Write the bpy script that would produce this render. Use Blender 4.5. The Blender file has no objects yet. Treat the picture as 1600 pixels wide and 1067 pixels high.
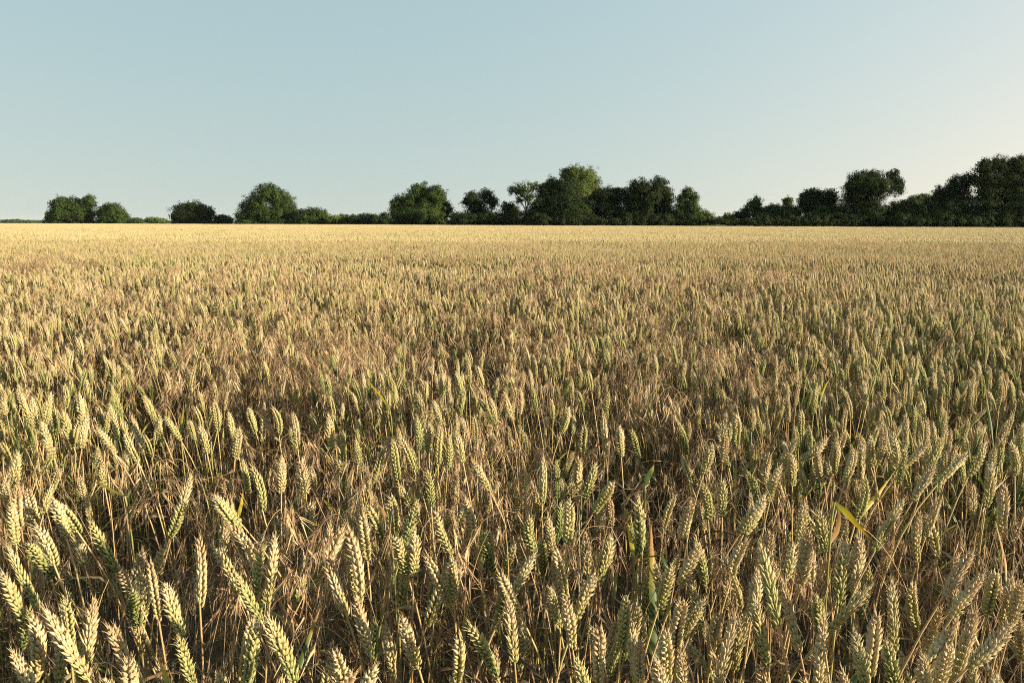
import bpy, math, random
import numpy as np
from mathutils import Vector, Matrix, Euler

S = bpy.context.scene
COL = S.collection
R = math.radians
PW, PH, F = 1600.0, 1067.0, 1155.0          # photograph's pixels and focal length in pixels

# ------------------------------------------------------------------ camera
CAMH = 1.25
HAZE = 0.00003
PITCH, ROLL = 9.07, 0.15
cd = bpy.data.cameras.new('camera'); cam = bpy.data.objects.new('camera', cd); COL.objects.link(cam)
cd.sensor_width = 36; cd.lens = F / PW * 36; cd.clip_start = 0.05; cd.clip_end = 20000
cam.location = (0, 0, CAMH)
CM = (Matrix.Rotation(R(90 - PITCH), 4, 'X') @ Matrix.Rotation(R(ROLL), 4, 'Z'))
cam.matrix_world = Matrix.Translation((0, 0, CAMH)) @ CM
S.camera = cam

# ------------------------------------------------------------------ sky, sun, exposure
SUN_AZ, SUN_EL = 116.0, 13.0                   # degrees clockwise from the view direction (+Y), and above the horizon
w = bpy.data.worlds.new("World"); S.world = w; w.use_nodes = True
nt = w.node_tree; nt.nodes.clear()
sky = nt.nodes.new('ShaderNodeTexSky'); sky.sky_type = 'NISHITA'; sky.sun_disc = False
sky.sun_elevation = R(SUN_EL + 4); sky.sun_rotation = R(SUN_AZ - 36)
sky.altitude = 50; sky.air_density = 2.0; sky.dust_density = 2.0; sky.ozone_density = 2.0
bg = nt.nodes.new('ShaderNodeBackground'); bg.inputs[1].default_value = 0.095
out = nt.nodes.new('ShaderNodeOutputWorld')
tcw = nt.nodes.new('ShaderNodeTexCoord'); sepw = nt.nodes.new('ShaderNodeSeparateXYZ'); cmbw = nt.nodes.new('ShaderNodeCombineXYZ')
up = nt.nodes.new('ShaderNodeMath'); up.operation = 'MAXIMUM'; up.inputs[1].default_value = 0
lf_ = nt.nodes.new('ShaderNodeMath'); lf_.operation = 'ADD'; lf_.inputs[1].default_value = 0.16     # pale horizon: skip the sky model's murky lowest band
nt.links.new(tcw.outputs['Generated'], sepw.inputs[0]); nt.links.new(sepw.outputs[2], up.inputs[0]); nt.links.new(up.outputs[0], lf_.inputs[0])
nt.links.new(sepw.outputs[0], cmbw.inputs[0]); nt.links.new(sepw.outputs[1], cmbw.inputs[1]); nt.links.new(lf_.outputs[0], cmbw.inputs[2]); nt.links.new(cmbw.outputs[0], sky.inputs[0])
wb = nt.nodes.new('ShaderNodeMix'); wb.data_type = 'RGBA'; wb.blend_type = 'MULTIPLY'; wb.inputs[0].default_value = 1; wb.inputs[7].default_value = (.63, .40, .33, 1)
nt.links.new(sky.outputs[0], wb.inputs[6]); 
veil = nt.nodes.new('ShaderNodeMix'); veil.data_type = 'RGBA'; veil.blend_type = 'ADD'; veil.inputs[0].default_value = 1; veil.inputs[7].default_value = (.86, 1.66, 1.90, 1)   # thin even high haze over the model sky
nt.links.new(wb.outputs[2], veil.inputs[6]); nt.links.new(veil.outputs[2], bg.inputs[0]); nt.links.new(bg.outputs[0], out.inputs[0])
sd = bpy.data.lights.new('sun', 'SUN'); sd.energy = 5.0; sd.angle = R(0.55); sd.color = (1.0, 0.86, 0.63)
so = bpy.data.objects.new('sun', sd); COL.objects.link(so)
sv = Vector((math.sin(R(SUN_AZ)) * math.cos(R(SUN_EL)), math.cos(R(SUN_AZ)) * math.cos(R(SUN_EL)), math.sin(R(SUN_EL))))
so.rotation_euler = sv.to_track_quat('Z', 'Y').to_euler(); so.location = (30, 0, 20)
vs = S.view_settings
vs.view_transform = 'Standard'; vs.look = 'None'; vs.gamma = 1.0; vs.use_curve_mapping = False
vs.exposure = 1.26
S.cycles.max_bounces = 5; S.cycles.diffuse_bounces = 3; S.cycles.transmission_bounces = 3
S.cycles.transparent_max_bounces = 4; S.cycles.glossy_bounces = 1
S.cycles.use_denoising = False; S.cycles.pixel_filter_type = 'BLACKMAN_HARRIS'; S.cycles.filter_width = 1.05; S.cycles.volume_bounces = 0
S.cycles.caustics_reflective = False; S.cycles.caustics_refractive = False

# ------------------------------------------------------------------ helpers
def ray(px, py):
    v = Vector(((px - PW / 2) / F, -(py - PH / 2) / F, -1.0))
    return (CM.to_3x3() @ v)
def at(px, py, Y):                            # the world point seen at a photo pixel at depth Y
    d = ray(px, py); k = Y / d.y
    return Vector((d.x * k, d.y * k, CAMH + d.z * k))
CI = np.array(CM.to_3x3().transposed())
def project(P):
    q = (np.asarray(P, float) - np.array([0, 0, CAMH])) @ CI.T
    z = -q[..., 2]
    return PW / 2 + F * q[..., 0] / z, PH / 2 - F * q[..., 1] / z, z

def tag(o, label=None, cat=None, group=None, kind=None):
    if label: o['label'] = label
    if cat: o['category'] = cat
    if group: o['group'] = group
    if kind: o['kind'] = kind
    return o
def empty(name, loc=(0, 0, 0)):
    o = bpy.data.objects.new(name, None); o.location = loc; o.empty_display_size = 0.1; COL.objects.link(o); return o

class Arr:
    """quads-only mesh arrays: verts, quads, material index per quad, colour per vertex (t, g, rnd, ripe)"""
    def __init__(s): s.v = []; s.q = []; s.m = []; s.c = []; s.n = 0
    def add(s, v, q, m, c):
        v = np.asarray(v, np.float32); q = np.asarray(q, np.int64)
        s.v.append(v); s.q.append(q + s.n)
        s.m.append(np.full(len(q), m, np.int32) if np.isscalar(m) else np.asarray(m, np.int32))
        c = np.asarray(c, np.float32)
        if c.ndim == 1: c = np.tile(c, (len(v), 1))
        s.c.append(c); s.n += len(v)
    def cat(s):
        s.v = [np.concatenate(s.v)]; s.q = [np.concatenate(s.q)]; s.m = [np.concatenate(s.m)]; s.c = [np.concatenate(s.c)]
        return s.v[0], s.q[0], s.m[0], s.c[0]
    def mesh(s, name, mats, smooth=True):
        v, q, m, c = s.cat()
        me = bpy.data.meshes.new(name)
        me.vertices.add(len(v)); me.vertices.foreach_set('co', v.ravel())
        me.loops.add(q.size); me.loops.foreach_set('vertex_index', q.ravel().astype(np.int32))
        me.polygons.add(len(q)); me.polygons.foreach_set('loop_start', np.arange(0, q.size, 4, dtype=np.int32))
        me.polygons.foreach_set('material_index', m)
        if smooth: me.polygons.foreach_set('use_smooth', np.ones(len(q), bool))
        a = me.attributes.new('ec', 'FLOAT_COLOR', 'POINT'); a.data.foreach_set('color', c.ravel())
        for k in mats: me.materials.append(k)
        me.update(calc_edges=True); return me

def frame_of(T):
    T = T / (np.linalg.norm(T) + 1e-9)
    h = np.array([1.0, 0, 0]) if abs(T[0]) < 0.8 else np.array([0, 1.0, 0])
    A = np.cross(T, h); A /= np.linalg.norm(A); return A, np.cross(T, A), T
def tube_q(ns, nr):
    return np.array([[r * ns + k, r * ns + (k + 1) % ns, (r + 1) * ns + (k + 1) % ns, (r + 1) * ns + k] for r in range(nr - 1) for k in range(ns)])
def tube(arr, pts, rad, ns, m, c):
    pts = np.asarray(pts, float); n = len(pts); rad = np.broadcast_to(rad, (n,))
    V = []
    T0 = np.gradient(pts, axis=0)
    A, B, _ = frame_of(T0.mean(0))
    for i in range(n):
        t = T0[i] / (np.linalg.norm(T0[i]) + 1e-9)
        a = A - t * (A @ t); a /= np.linalg.norm(a) + 1e-9; b = np.cross(t, a)
        for k in range(ns):
            an = 2 * math.pi * k / ns
            V.append(pts[i] + rad[i] * (math.cos(an) * a + math.sin(an) * b))
    arr.add(V, tube_q(ns, n), m, c)
def ribbon(arr, pts, wid, side, m, c, fold=0.0, twist=0.0):
    """a leaf blade: two quads across, folded along its midrib"""
    pts = np.asarray(pts, float); n = len(pts); T = np.gradient(pts, axis=0); V = []
    side = np.asarray(side, float); cc = []
    for i in range(n):
        t = T[i] / (np.linalg.norm(T[i]) + 1e-9)
        s = side - t * (side @ t); s /= np.linalg.norm(s) + 1e-9; u = np.cross(t, s)
        an = twist * i / (n - 1); s, u = s * math.cos(an) + u * math.sin(an), u * math.cos(an) - s * math.sin(an)
        V += [pts[i] - s * wid[i] + u * wid[i] * fold, pts[i], pts[i] + s * wid[i] + u * wid[i] * fold]
        k = i / (n - 1); cc += [(k, 0, c[2], c[3]), (k, 0.5, c[2], c[3]), (k, 1, c[2], c[3])]
    q = [[3 * i + j, 3 * i + j + 1, 3 * i + j + 4, 3 * i + j + 3] for i in range(n - 1) for j in (0, 1)]
    arr.add(V, q, m, np.array(cc))

def noise2(x, y, s, seed=0):
    """smooth value noise in -1..1"""
    rg = np.random.RandomState(seed); G = rg.rand(64, 64) * 2 - 1
    x = np.asarray(x) / s + 1000.37; y = np.asarray(y) / s + 1000.71
    xi = np.floor(x).astype(int); yi = np.floor(y).astype(int); fx = x - xi; fy = y - yi
    fx = fx * fx * (3 - 2 * fx); fy = fy * fy * (3 - 2 * fy)
    g = lambda a, b: G[a % 64, b % 64]
    return (g(xi, yi) * (1 - fx) + g(xi + 1, yi) * fx) * (1 - fy) + (g(xi, yi + 1) * (1 - fx) + g(xi + 1, yi + 1) * fx) * fy

# ------------------------------------------------------------------ materials
def mat_new(name):
    m = bpy.data.materials.new(name); m.use_nodes = True; t = m.node_tree; t.nodes.clear()
    o = t.nodes.new('ShaderNodeOutputMaterial'); return m, t, o
def ramp(t, stops):
    r = t.nodes.new('ShaderNodeValToRGB'); e = r.color_ramp.elements
    while len(e) < len(stops): e.new(0.5)
    for k, (p, c) in enumerate(stops): e[k].position = p; e[k].color = (*c, 1)
    return r
def mth(t, op, a, b=None, clamp=False):
    n = t.nodes.new('ShaderNodeMath'); n.operation = op; n.use_clamp = clamp
    for i, x in enumerate((a, b)):
        if x is None: continue
        if isinstance(x, (int, float)): n.inputs[i].default_value = x
        else: t.links.new(x, n.inputs[i])
    return n.outputs[0]
def ec(t):
    a = t.nodes.new('ShaderNodeAttribute'); a.attribute_name = 'ec'
    s = t.nodes.new('ShaderNodeSeparateColor'); t.links.new(a.outputs['Color'], s.inputs[0])
    return s.outputs[0], s.outputs[1], s.outputs[2], a.outputs['Alpha']
def inst(t):
    a = t.nodes.new('ShaderNodeAttribute'); a.attribute_type = 'INSTANCER'; a.attribute_name = 'ripe'; return a.outputs['Fac']
def finish(t, o, col, rough, trans, tcol=None, spec=0.25):
    p = t.nodes.new('ShaderNodeBsdfPrincipled'); t.links.new(col, p.inputs['Base Color'])
    p.inputs['Roughness'].default_value = rough; p.inputs['Specular IOR Level'].default_value = spec
    if trans > 0:
        tr = t.nodes.new('ShaderNodeBsdfTranslucent'); t.links.new(tcol or col, tr.inputs[0])
        mx = t.nodes.new('ShaderNodeMixShader'); mx.inputs[0].default_value = trans
        t.links.new(p.outputs[0], mx.inputs[1]); t.links.new(tr.outputs[0], mx.inputs[2]); t.links.new(mx.outputs[0], o.inputs[0])
    else: t.links.new(p.outputs[0], o.inputs[0])
    return p

def ear_material():
    m, t, o = mat_new('wheat_ear')
    T, G, N, Rp = ec(t)
    r = mth(t, 'ADD', inst(t), Rp)
    r = mth(t, 'ADD', r, mth(t, 'MULTIPLY', mth(t, 'SUBTRACT', T, 0.5), 0.44))
    r = mth(t, 'ADD', r, mth(t, 'MULTIPLY', mth(t, 'SUBTRACT', G, 0.45), 0.34))
    r = mth(t, 'ADD', r, mth(t, 'MULTIPLY', mth(t, 'SUBTRACT', N, 0.5), 0.14), True)
    rp = ramp(t, [(0.0, (0.12, 0.15, 0.05)), (0.22, (0.26, 0.28, 0.10)), (0.45, (0.45, 0.44, 0.18)), (0.68, (0.565, 0.47, 0.235)), (0.88, (0.655, 0.57, 0.375)), (1.0, (0.54, 0.40, 0.235))])
    t.links.new(r, rp.inputs[0])
    nz = t.nodes.new('ShaderNodeTexNoise'); nz.inputs['Scale'].default_value = 900; nz.inputs['Detail'].default_value = 2
    tc = t.nodes.new('ShaderNodeTexCoord'); t.links.new(tc.outputs['Object'], nz.inputs['Vector'])
    mx = t.nodes.new('ShaderNodeMix'); mx.data_type = 'RGBA'; mx.blend_type = 'MULTIPLY'; mx.inputs[0].default_value = 1
    r2 = ramp(t, [(0.3, (0.78, 0.76, 0.72)), (0.65, (1.08, 1.06, 1.0))]); t.links.new(nz.outputs[0], r2.inputs[0])
    t.links.new(rp.outputs[0], mx.inputs[6]); t.links.new(r2.outputs[0], mx.inputs[7])
    finish(t, o, mx.outputs[2], 0.5, 0.30, spec=0.35)
    return m
def stalk_material():
    m, t, o = mat_new('wheat_stalk')
    T, G, N, Rp = ec(t)
    r = mth(t, 'ADD', mth(t, 'ADD', inst(t), Rp), mth(t, 'MULTIPLY', mth(t, 'SUBTRACT', N, 0.5), 0.5), True)
    rp = ramp(t, [(0.1, (0.14, 0.18, 0.05)), (0.4, (0.34, 0.28, 0.10)), (0.7, (0.48, 0.34, 0.16)), (1.0, (0.40, 0.24, 0.12))])
    t.links.new(r, rp.inputs[0]); finish(t, o, rp.outputs[0], 0.45, 0.08, spec=0.4)
    return m
def leaf_material(name, stops, trans=0.3):
    m, t, o = mat_new(name)
    T, G, N, Rp = ec(t)
    r = mth(t, 'ADD', mth(t, 'MULTIPLY', N, 0.8), mth(t, 'MULTIPLY', T, 0.2), True)
    rp = ramp(t, stops); t.links.new(r, rp.inputs[0])
    wv = t.nodes.new('ShaderNodeMath'); wv.operation = 'SINE'; t.links.new(mth(t, 'MULTIPLY', G, 55), wv.inputs[0])
    st = mth(t, 'ADD', mth(t, 'MULTIPLY', wv.outputs[0], 0.09), 0.95)
    mx = t.nodes.new('ShaderNodeMix'); mx.data_type = 'RGBA'; mx.blend_type = 'MULTIPLY'; mx.inputs[0].default_value = 1
    t.links.new(rp.outputs[0], mx.inputs[6]); t.links.new(st, mx.inputs[7])
    finish(t, o, mx.outputs[2], 0.5, trans, spec=0.3)
    return m
M_EAR = ear_material(); M_STALK = stalk_material()
M_DRY = leaf_material('dry_leaf', [(0.0, (0.06, 0.038, 0.022)), (0.4, (0.15, 0.095, 0.05)), (0.7, (0.34, 0.23, 0.115)), (0.78, (0.48, 0.36, 0.19)), (0.86, (0.30, 0.33, 0.08)), (1.0, (0.50, 0.40, 0.09))])
M_BROME = leaf_material('brome_straw', [(0.0, (0.10, 0.06, 0.035)), (0.35, (0.28, 0.17, 0.095)), (0.75, (0.55, 0.39, 0.22)), (1.0, (0.66, 0.52, 0.29))], 0.25)
def green_leaf_material(name, stops):
    m, t, o = mat_new(name)
    T, G, N, Rp = ec(t)
    rp = ramp(t, stops); t.links.new(T, rp.inputs[0])
    wv = t.nodes.new('ShaderNodeMath'); wv.operation = 'SINE'; t.links.new(mth(t, 'MULTIPLY', G, 70), wv.inputs[0])
    st = mth(t, 'ADD', mth(t, 'MULTIPLY', wv.outputs[0], 0.1), 0.92)
    mx = t.nodes.new('ShaderNodeMix'); mx.data_type = 'RGBA'; mx.blend_type = 'MULTIPLY'; mx.inputs[0].default_value = 1
    t.links.new(rp.outputs[0], mx.inputs[6]); t.links.new(st, mx.inputs[7])
    finish(t, o, mx.outputs[2], 0.4, 0.4, spec=0.4)
    return m
M_GREENLEAF = green_leaf_material('green_leaf', [(0.0, (0.055, 0.09, 0.018)), (0.62, (0.085, 0.13, 0.025)), (0.78, (0.34, 0.28, 0.04)), (0.9, (0.42, 0.20, 0.06)), (1.0, (0.36, 0.2, 0.09))])
M_YELLOWLEAF = green_leaf_material('yellow_leaf', [(0.0, (0.12, 0.18, 0.02)), (0.35, (0.42, 0.36, 0.03)), (0.8, (0.62, 0.40, 0.04)), (1.0, (0.45, 0.22, 0.05))])
M_ORANGELEAF = green_leaf_material('orange_leaf', [(0.0, (0.38, 0.26, 0.10)), (0.5, (0.46, 0.27, 0.09)), (1.0, (0.36, 0.2, 0.09))])
PM = [M_EAR, M_STALK, M_DRY]                  # material slots of a whole plant

# ------------------------------------------------------------------ wheat ear
def grain(ns, rings, awn):
    prof = {7: [(0, .25), (.12, .68), (.32, 1), (.55, .98), (.75, .66), (.92, .26), (1, .04)],
            5: [(0, .3), (.25, .95), (.55, 1), (.85, .45), (1, .04)],
            4: [(0, .35), (.35, 1), (.75, .7), (1, .04)], 3: [(0, .5), (.5, 1), (1, .05)]}[rings]
    V, Cc = [], []
    for z, r in prof:
        for k in range(ns):
            a = 2 * math.pi * k / ns
            V.append((r * math.cos(a), r * math.sin(a) * 0.8, z)); Cc.append(z)
    return np.array(V), tube_q(ns, len(prof)), np.array(Cc)
def rot_axis(axis, an):
    return np.array(Matrix.Rotation(an, 3, Vector(axis)))
def make_ear(rg, L, lod, bend=0.3, ripe=0.0, plump=1.0):
    """a bearded-tip wheat ear along +Z, base at the origin; two ranks of fanned spikelets"""
    A = Arr()
    if lod == 3:                              # far: a knobbly spindle
        ns, nr = 4, 7; V = []; cc = []
        tw = rg.rand() * 3
        for i in range(nr):
            f = i / (nr - 1); r = 0.0078 * plump * (math.sin(math.pi * (0.12 + 0.8 * f)) ** 0.5) * (1.15 if i % 2 else 0.78)
            if i == nr - 1: r = 0.001
            for k in range(ns):
                a = 2 * math.pi * (k + 0.5 * (i % 2)) / ns + tw
                V.append((r * math.cos(a), r * math.sin(a) * .85, f * L)); cc.append((f, 0.05 + 0.5 * (i % 2), rg.rand(), ripe))
        A.add(V, tube_q(ns, nr), 0, np.array(cc))
    else:
        ns, nr, fl = {0: (7, 7, 5), 1: (5, 5, 4), 2: (4, 3, 3)}[lod]
        GV, GQ, GC = grain(ns, nr, 0)
        n = int(round(L / (0.0040 if lod < 2 else 0.0058)))
        for i in range(n):
            f = i / (n - 1.0)
            s = (0.62 + 0.42 * math.sin(math.pi * min(1, 0.12 + 0.72 * f))) * (1 - max(0, f - .72) * 1.25) * plump * (0.95 + 0.1 * rg.rand())
            side = 1 if i % 2 else -1
            z0 = f * (L - 0.008)
            last = i == n - 1
            if fl == 5: fan = [(-28, 10), (28, 10), (-12, 23), (13, 25), (0, 13)]
            elif fl == 4: fan = [(-26, 12), (26, 12), (-9, 25), (10, 22)]
            else: fan = [(-24, 18), (24, 18), (0, 30)]
            for j, (ty, tx) in enumerate(fan):
                if last: ty, tx = ty * .4, tx * .3
                ty += rg.randn() * 4; tx += rg.randn() * 4
                ln = (0.0118 if (fl == 5 and j < 4) else 0.0125) * s * (0.92 + .16 * rg.rand()); wd = 0.00235 * s * (1.1 if lod == 2 else 1)
                v = GV * np.array([wd * 1.08, wd * 1.05, ln])
                c = np.zeros((len(v), 4)); c[:, 0] = f; c[:, 1] = GC; c[:, 2] = rg.rand(); c[:, 3] = ripe
                Rm = rot_axis((0, 1, 0), side * R(tx)) @ rot_axis((1, 0, 0), R(-ty))
                off = np.array([side * 0.0024 * s, math.sin(R(ty)) * 0.0042 * s, z0 + (0.001 if j > 1 else 0)])
                A.add(v @ Rm.T + off, GQ, 0, c)
                if (lod < 2 and rg.rand() < 0.75) or (lod == 2 and f > .75):      # awn tip, longer near the ear's top
                    al = (0.0022 + 0.007 * max(0, f - 0.45) * rg.rand() + (0.004 * rg.rand() if f > .85 else 0)) * (1.3 if rg.rand() < .1 else 1)
                    tip = Rm @ np.array([0, 0, ln * .97]) + off; d = Rm @ np.array([rg.randn() * .12, rg.randn() * .12, 1.0])
                    wq = 0.00042
                    a_, b_, _ = frame_of(d)
                    P = [tip + wq * a_, tip + wq * (-.5 * a_ + .87 * b_), tip + wq * (-.5 * a_ - .87 * b_)]
                    e = tip + d * al
                    P += [e + .12 * (p - tip) for p in P[:3]]
                    A.add(P, tube_q(3, 2), 0, (1.0, 0.8, 0.5, ripe))
    v, q, m, c = A.cat()
    # bend the axis into an arc about Y
    th = bend; z = v[:, 2] / L
    if abs(th) > 1e-3:
        rr = L / th; a = z * th; x = v[:, 0].copy()
        v[:, 0] = rr * (1 - np.cos(a)) + x * np.cos(a); v[:, 2] = rr * np.sin(a) - x * np.sin(a)
    A.v = [v.astype(np.float32)]
    return A

def bez(P0, P1, P2, P3, n):
    t = np.linspace(0, 1, n)[:, None]
    return (1 - t) ** 3 * P0 + 3 * (1 - t) ** 2 * t * P1 + 3 * (1 - t) * t * t * P2 + t ** 3 * P3

def dry_leaf(A, rg, P, az, L, W, m, lod=0, up=0.5):
    """a withered blade leaving the stem at P: rises a little, folds over and hangs, twisted"""
    n = 9 if lod == 0 else 5
    d = np.array([math.cos(az), math.sin(az), 0]); pts = [np.array(P, float)]
    el = R(35 + 45 * up * rg.rand()); drop = R(rg.uniform(60, 165)) ; kink = rg.rand() < .4
    for i in range(1, n):
        k = i / (n - 1)
        e = el - drop * (k ** (0.6 if kink else 1.5))
        pts.append(pts[-1] + (d * math.cos(e) + np.array([0, 0, math.sin(e)])) * L / (n - 1) + rg.randn(3) * L * .015)
    wid = [W * min(1, 0.55 + 1.2 * (i / (n - 1))) * (1 - (i / (n - 1)) ** 2.2) + 0.0002 for i in range(n)]
    ribbon(A, pts, wid, np.cross(d, [0, 0, 1]), m, (0, 0, rg.rand(), 0), fold=rg.uniform(0.2, 1.0), twist=rg.uniform(-3, 3))

def make_plant(rg, lod, H=0.70, lean=0.2, ripe=0.0):
    """one whole wheat plant at the origin leaning towards +X: stalk, ear, dry leaves"""
    A = Arr()
    L = rg.uniform(0.070, 0.098)
    bend = rg.uniform(-.1, .5) * (1 + lean)
    d = np.array([math.sin(lean), rg.uniform(-.06, .06), math.cos(lean)]); d /= np.linalg.norm(d)
    top = np.array([math.sin(lean) * 0.34 * H / .7, rg.uniform(-.02, .02), H - lean * lean * .12])
    pts = bez(np.zeros(3), np.array([0, 0, H * .45]), top - d * H * .32, top, 8 if lod < 2 else 4)
    if lod >= 2: pts = pts[1:] if lod == 2 else pts[2:]
    tube(A, pts, 0.0014 if lod < 2 else 0.0017, 5 if lod < 1 else 3, 1, (0.5, 0, rg.rand(), ripe))
    E = make_ear(rg, L, lod, bend, ripe, plump=rg.uniform(.74, .98))
    v, q, m, c = E.cat()
    roll = rot_axis((0, 0, 1), 0)
    a = math.atan2(d[0], d[2]); Rm = rot_axis((0, 1, 0), a)
    sp = rot_axis((0, 0, 1), rg.rand() * 6.28)
    if lod < 3:                                # spin the ranks before the bend shows: approximate with a small-spin about the axis
        v = v @ rot_axis((0, 0, 1), rg.uniform(-1.2, 1.2)).T
    A.add(v @ Rm.T + top, q, 0, c)
    if lod < 3:
        if rg.rand() < (.45 if lod < 2 else .15):                # a flag leaf still half green
            j = len(pts) - 3 if lod < 2 else 0; az = rg.rand() * 6.28; dd = np.array([math.cos(az), math.sin(az), 0]); LL = rg.uniform(.08, .15)
            lp = [pts[j] + dd * LL * u * .45 + np.array([0, 0, LL * (u - .35 * u * u)]) for u in np.linspace(0, 1, 7)]
            ribbon(A, lp, [.0042 * (1 - u ** 2.5) + .0002 for u in np.linspace(0, 1, 7)], np.cross(dd, [0, 0, 1]), 2, (0, 0, 1.0, 0), fold=.4, twist=rg.uniform(-1.5, 1.5))
        for k in range(rg.randint(2, 4) if lod < 2 else rg.randint(1, 3)):
            zz = rg.uniform(.28, .80) * H
            i = min(len(pts) - 1, max(0, int(zz / H * (len(pts) - 1))))
            dry_leaf(A, rg, pts[i], rg.rand() * 6.28, rg.uniform(.08, .2), rg.uniform(.0018, .0042), 2, lod)
    else:
        if rg.rand() < .35: dry_leaf(A, rg, (0, 0, H * .85), rg.rand() * 6.28, .12, .004, 2, 1)
    return A

def make_brome(rg, lod, n_culm=5, H=0.80, PA=None):
    """a tuft of dead brome: thin culms arching over under one-sided drooping panicles of long-awned spikelets"""
    A = Arr(); PA = PA or A
    for c in range(n_culm):
        az = rg.rand() * 6.28; d = np.array([math.cos(az), math.sin(az), 0]); h = H * rg.uniform(.72, 1.04)
        lean = rg.uniform(.04, .2); base = rg.randn(3) * .02; base[2] = 0
        top = base + d * lean + np.array([0, 0, h])
        rn = rg.rand()
        P = bez(base, base + np.array([0, 0, h * .5]), top - d * lean * .5 - np.array([0, 0, h * .1]), top, 6 if lod else 8)
        arch = [top]; e = R(rg.uniform(30, 60)); na = 6
        for i in range(na):
            e -= R(rg.uniform(14, 30)); arch.append(arch[-1] + (d * math.cos(e) + np.array([0, 0, math.sin(e)])) * rg.uniform(.014, .022))
        full = np.vstack([P, np.array(arch[1:])])
        tube(A, full, np.linspace(.0009, .0004, len(full)), 3, 0, (0.3, .2, rn * .6 + .3, 0))
        for i in range(2, len(arch)):
            for b in range(rg.randint(1, 3 if lod < 1 else 2) + 0):
                bd = d * rg.uniform(.1, .9) + np.cross(d, [0, 0, 1]) * rg.uniform(-.9, .9)
                s0 = arch[i]; bl = rg.uniform(.015, .05)
                s1 = s0 + bd * bl * .6 + np.array([0, 0, -bl * rg.uniform(.2, .9)])
                mid = (s0 + s1) / 2 + np.array([0, 0, .3 * bl])
                tube(PA, [s0, mid, s1], .00035, 3, 0, (.3, .2, rn, 0))
                sdn = np.array([bd[0] * .45, bd[1] * .45, -1.0]); sdn /= np.linalg.norm(sdn)
                sl = rg.uniform(.016, .026)
                nf = 4 if lod < 1 else 3
                for q in range(nf):           # the spikelet's florets, each a slim scale drawn out into an awn
                    fd = sdn + rg.randn(3) * .22; fd /= np.linalg.norm(fd)
                    p0 = s1 + sdn * sl * q / nf * .6
                    al = rg.uniform(.018, .034); sa, sb, _ = frame_of(fd)
                    bdv = sa * math.cos(q * 1.3) + sb * math.sin(q * 1.3)
                    ribbon(PA, [p0, p0 + fd * .006, p0 + fd * .013, p0 + fd * (.013 + al) + rg.randn(3) * .002], [.0006, .0016, .0009, .00028], bdv, 0, (0, 0, min(1, max(0, rn + rg.uniform(-.25, .35))), 0), fold=.5)
    for k in range(3 if lod else 5):           # its own shrivelled blades
        az = rg.rand() * 6.28
        dry_leaf(A, rg, (rg.randn() * .02, rg.randn() * .02, rg.uniform(.15, .5) * H), az, rg.uniform(.1, .22), rg.uniform(.001, .002), 0, lod, 1.2)
    return A

# ------------------------------------------------------------------ scatter: ONE object carries the crowd of plants
def hidden_proto(name, me): return bpy.data.objects.new(name, me)     # source geometry only, never linked to the scene
def scatter(name, protos, P, pid, rot, scl, ripe, carrier_mats):
    me = bpy.data.meshes.new(name); n = len(P)
    me.vertices.add(n); me.vertices.foreach_set('co', np.asarray(P, np.float32).ravel())
    for nm, ty, key, dat in (('pid', 'INT', 'value', pid), ('rot', 'FLOAT_VECTOR', 'vector', rot), ('scl', 'FLOAT_VECTOR', 'vector', scl), ('ripe', 'FLOAT', 'value', ripe)):
        a = me.attributes.new(nm, ty, 'POINT'); a.data.foreach_set(key, np.asarray(dat, np.int32 if ty == 'INT' else np.float32).ravel())
    o = bpy.data.objects.new(name, me); COL.objects.link(o)
    g = bpy.data.node_groups.new(name, 'GeometryNodeTree')
    g.interface.new_socket('Geometry', in_out='INPUT', socket_type='NodeSocketGeometry')
    g.interface.new_socket('Geometry', in_out='OUTPUT', socket_type='NodeSocketGeometry')
    N = g.nodes; gi = N.new('NodeGroupInput'); go = N.new('NodeGroupOutput'); jn = N.new('GeometryNodeJoinGeometry')
    def named(nm, ty):
        x = N.new('GeometryNodeInputNamedAttribute'); x.data_type = ty; x.inputs[0].default_value = nm; return x.outputs[0]
    pidn = named('pid', 'INT'); rn = named('rot', 'FLOAT_VECTOR'); sn = named('scl', 'FLOAT_VECTOR')
    for k, pr in enumerate(protos):
        oi = N.new('GeometryNodeObjectInfo'); oi.inputs['Object'].default_value = pr; oi.inputs['As Instance'].default_value = False
        cp = N.new('FunctionNodeCompare'); cp.data_type = 'INT'; cp.operation = 'EQUAL'
        ins = [s for s in cp.inputs if s.enabled and s.type == 'INT']
        g.links.new(pidn, ins[0]); ins[1].default_value = k
        ip = N.new('GeometryNodeInstanceOnPoints')
        g.links.new(gi.outputs[0], ip.inputs['Points']); g.links.new(cp.outputs[0], ip.inputs['Selection'])
        g.links.new(oi.outputs['Geometry'], ip.inputs['Instance'])
        g.links.new(rn, ip.inputs['Rotation']); g.links.new(sn, ip.inputs['Scale'])
        g.links.new(ip.outputs[0], jn.inputs[0])
    g.links.new(jn.outputs[0], go.inputs[0])
    md = o.modifiers.new('scatter', 'NODES'); md.node_group = g
    for m in carrier_mats: me.materials.append(m)
    return o

# ------------------------------------------------------------------ ground
def field_end(x):                              # where the crop stops, in metres ahead, for a given photo column
    return 0
EDGE_L, EDGE_R = 225.0, 118.0                  # depth of the far edge at the photo's left and right borders
def edge_depth(x, y):
    u = np.clip((np.asarray(x) / np.maximum(np.asarray(y), 1) + 0.7) / 1.4, -0.2, 1.2)
    return EDGE_L + (EDGE_R - EDGE_L) * u

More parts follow.
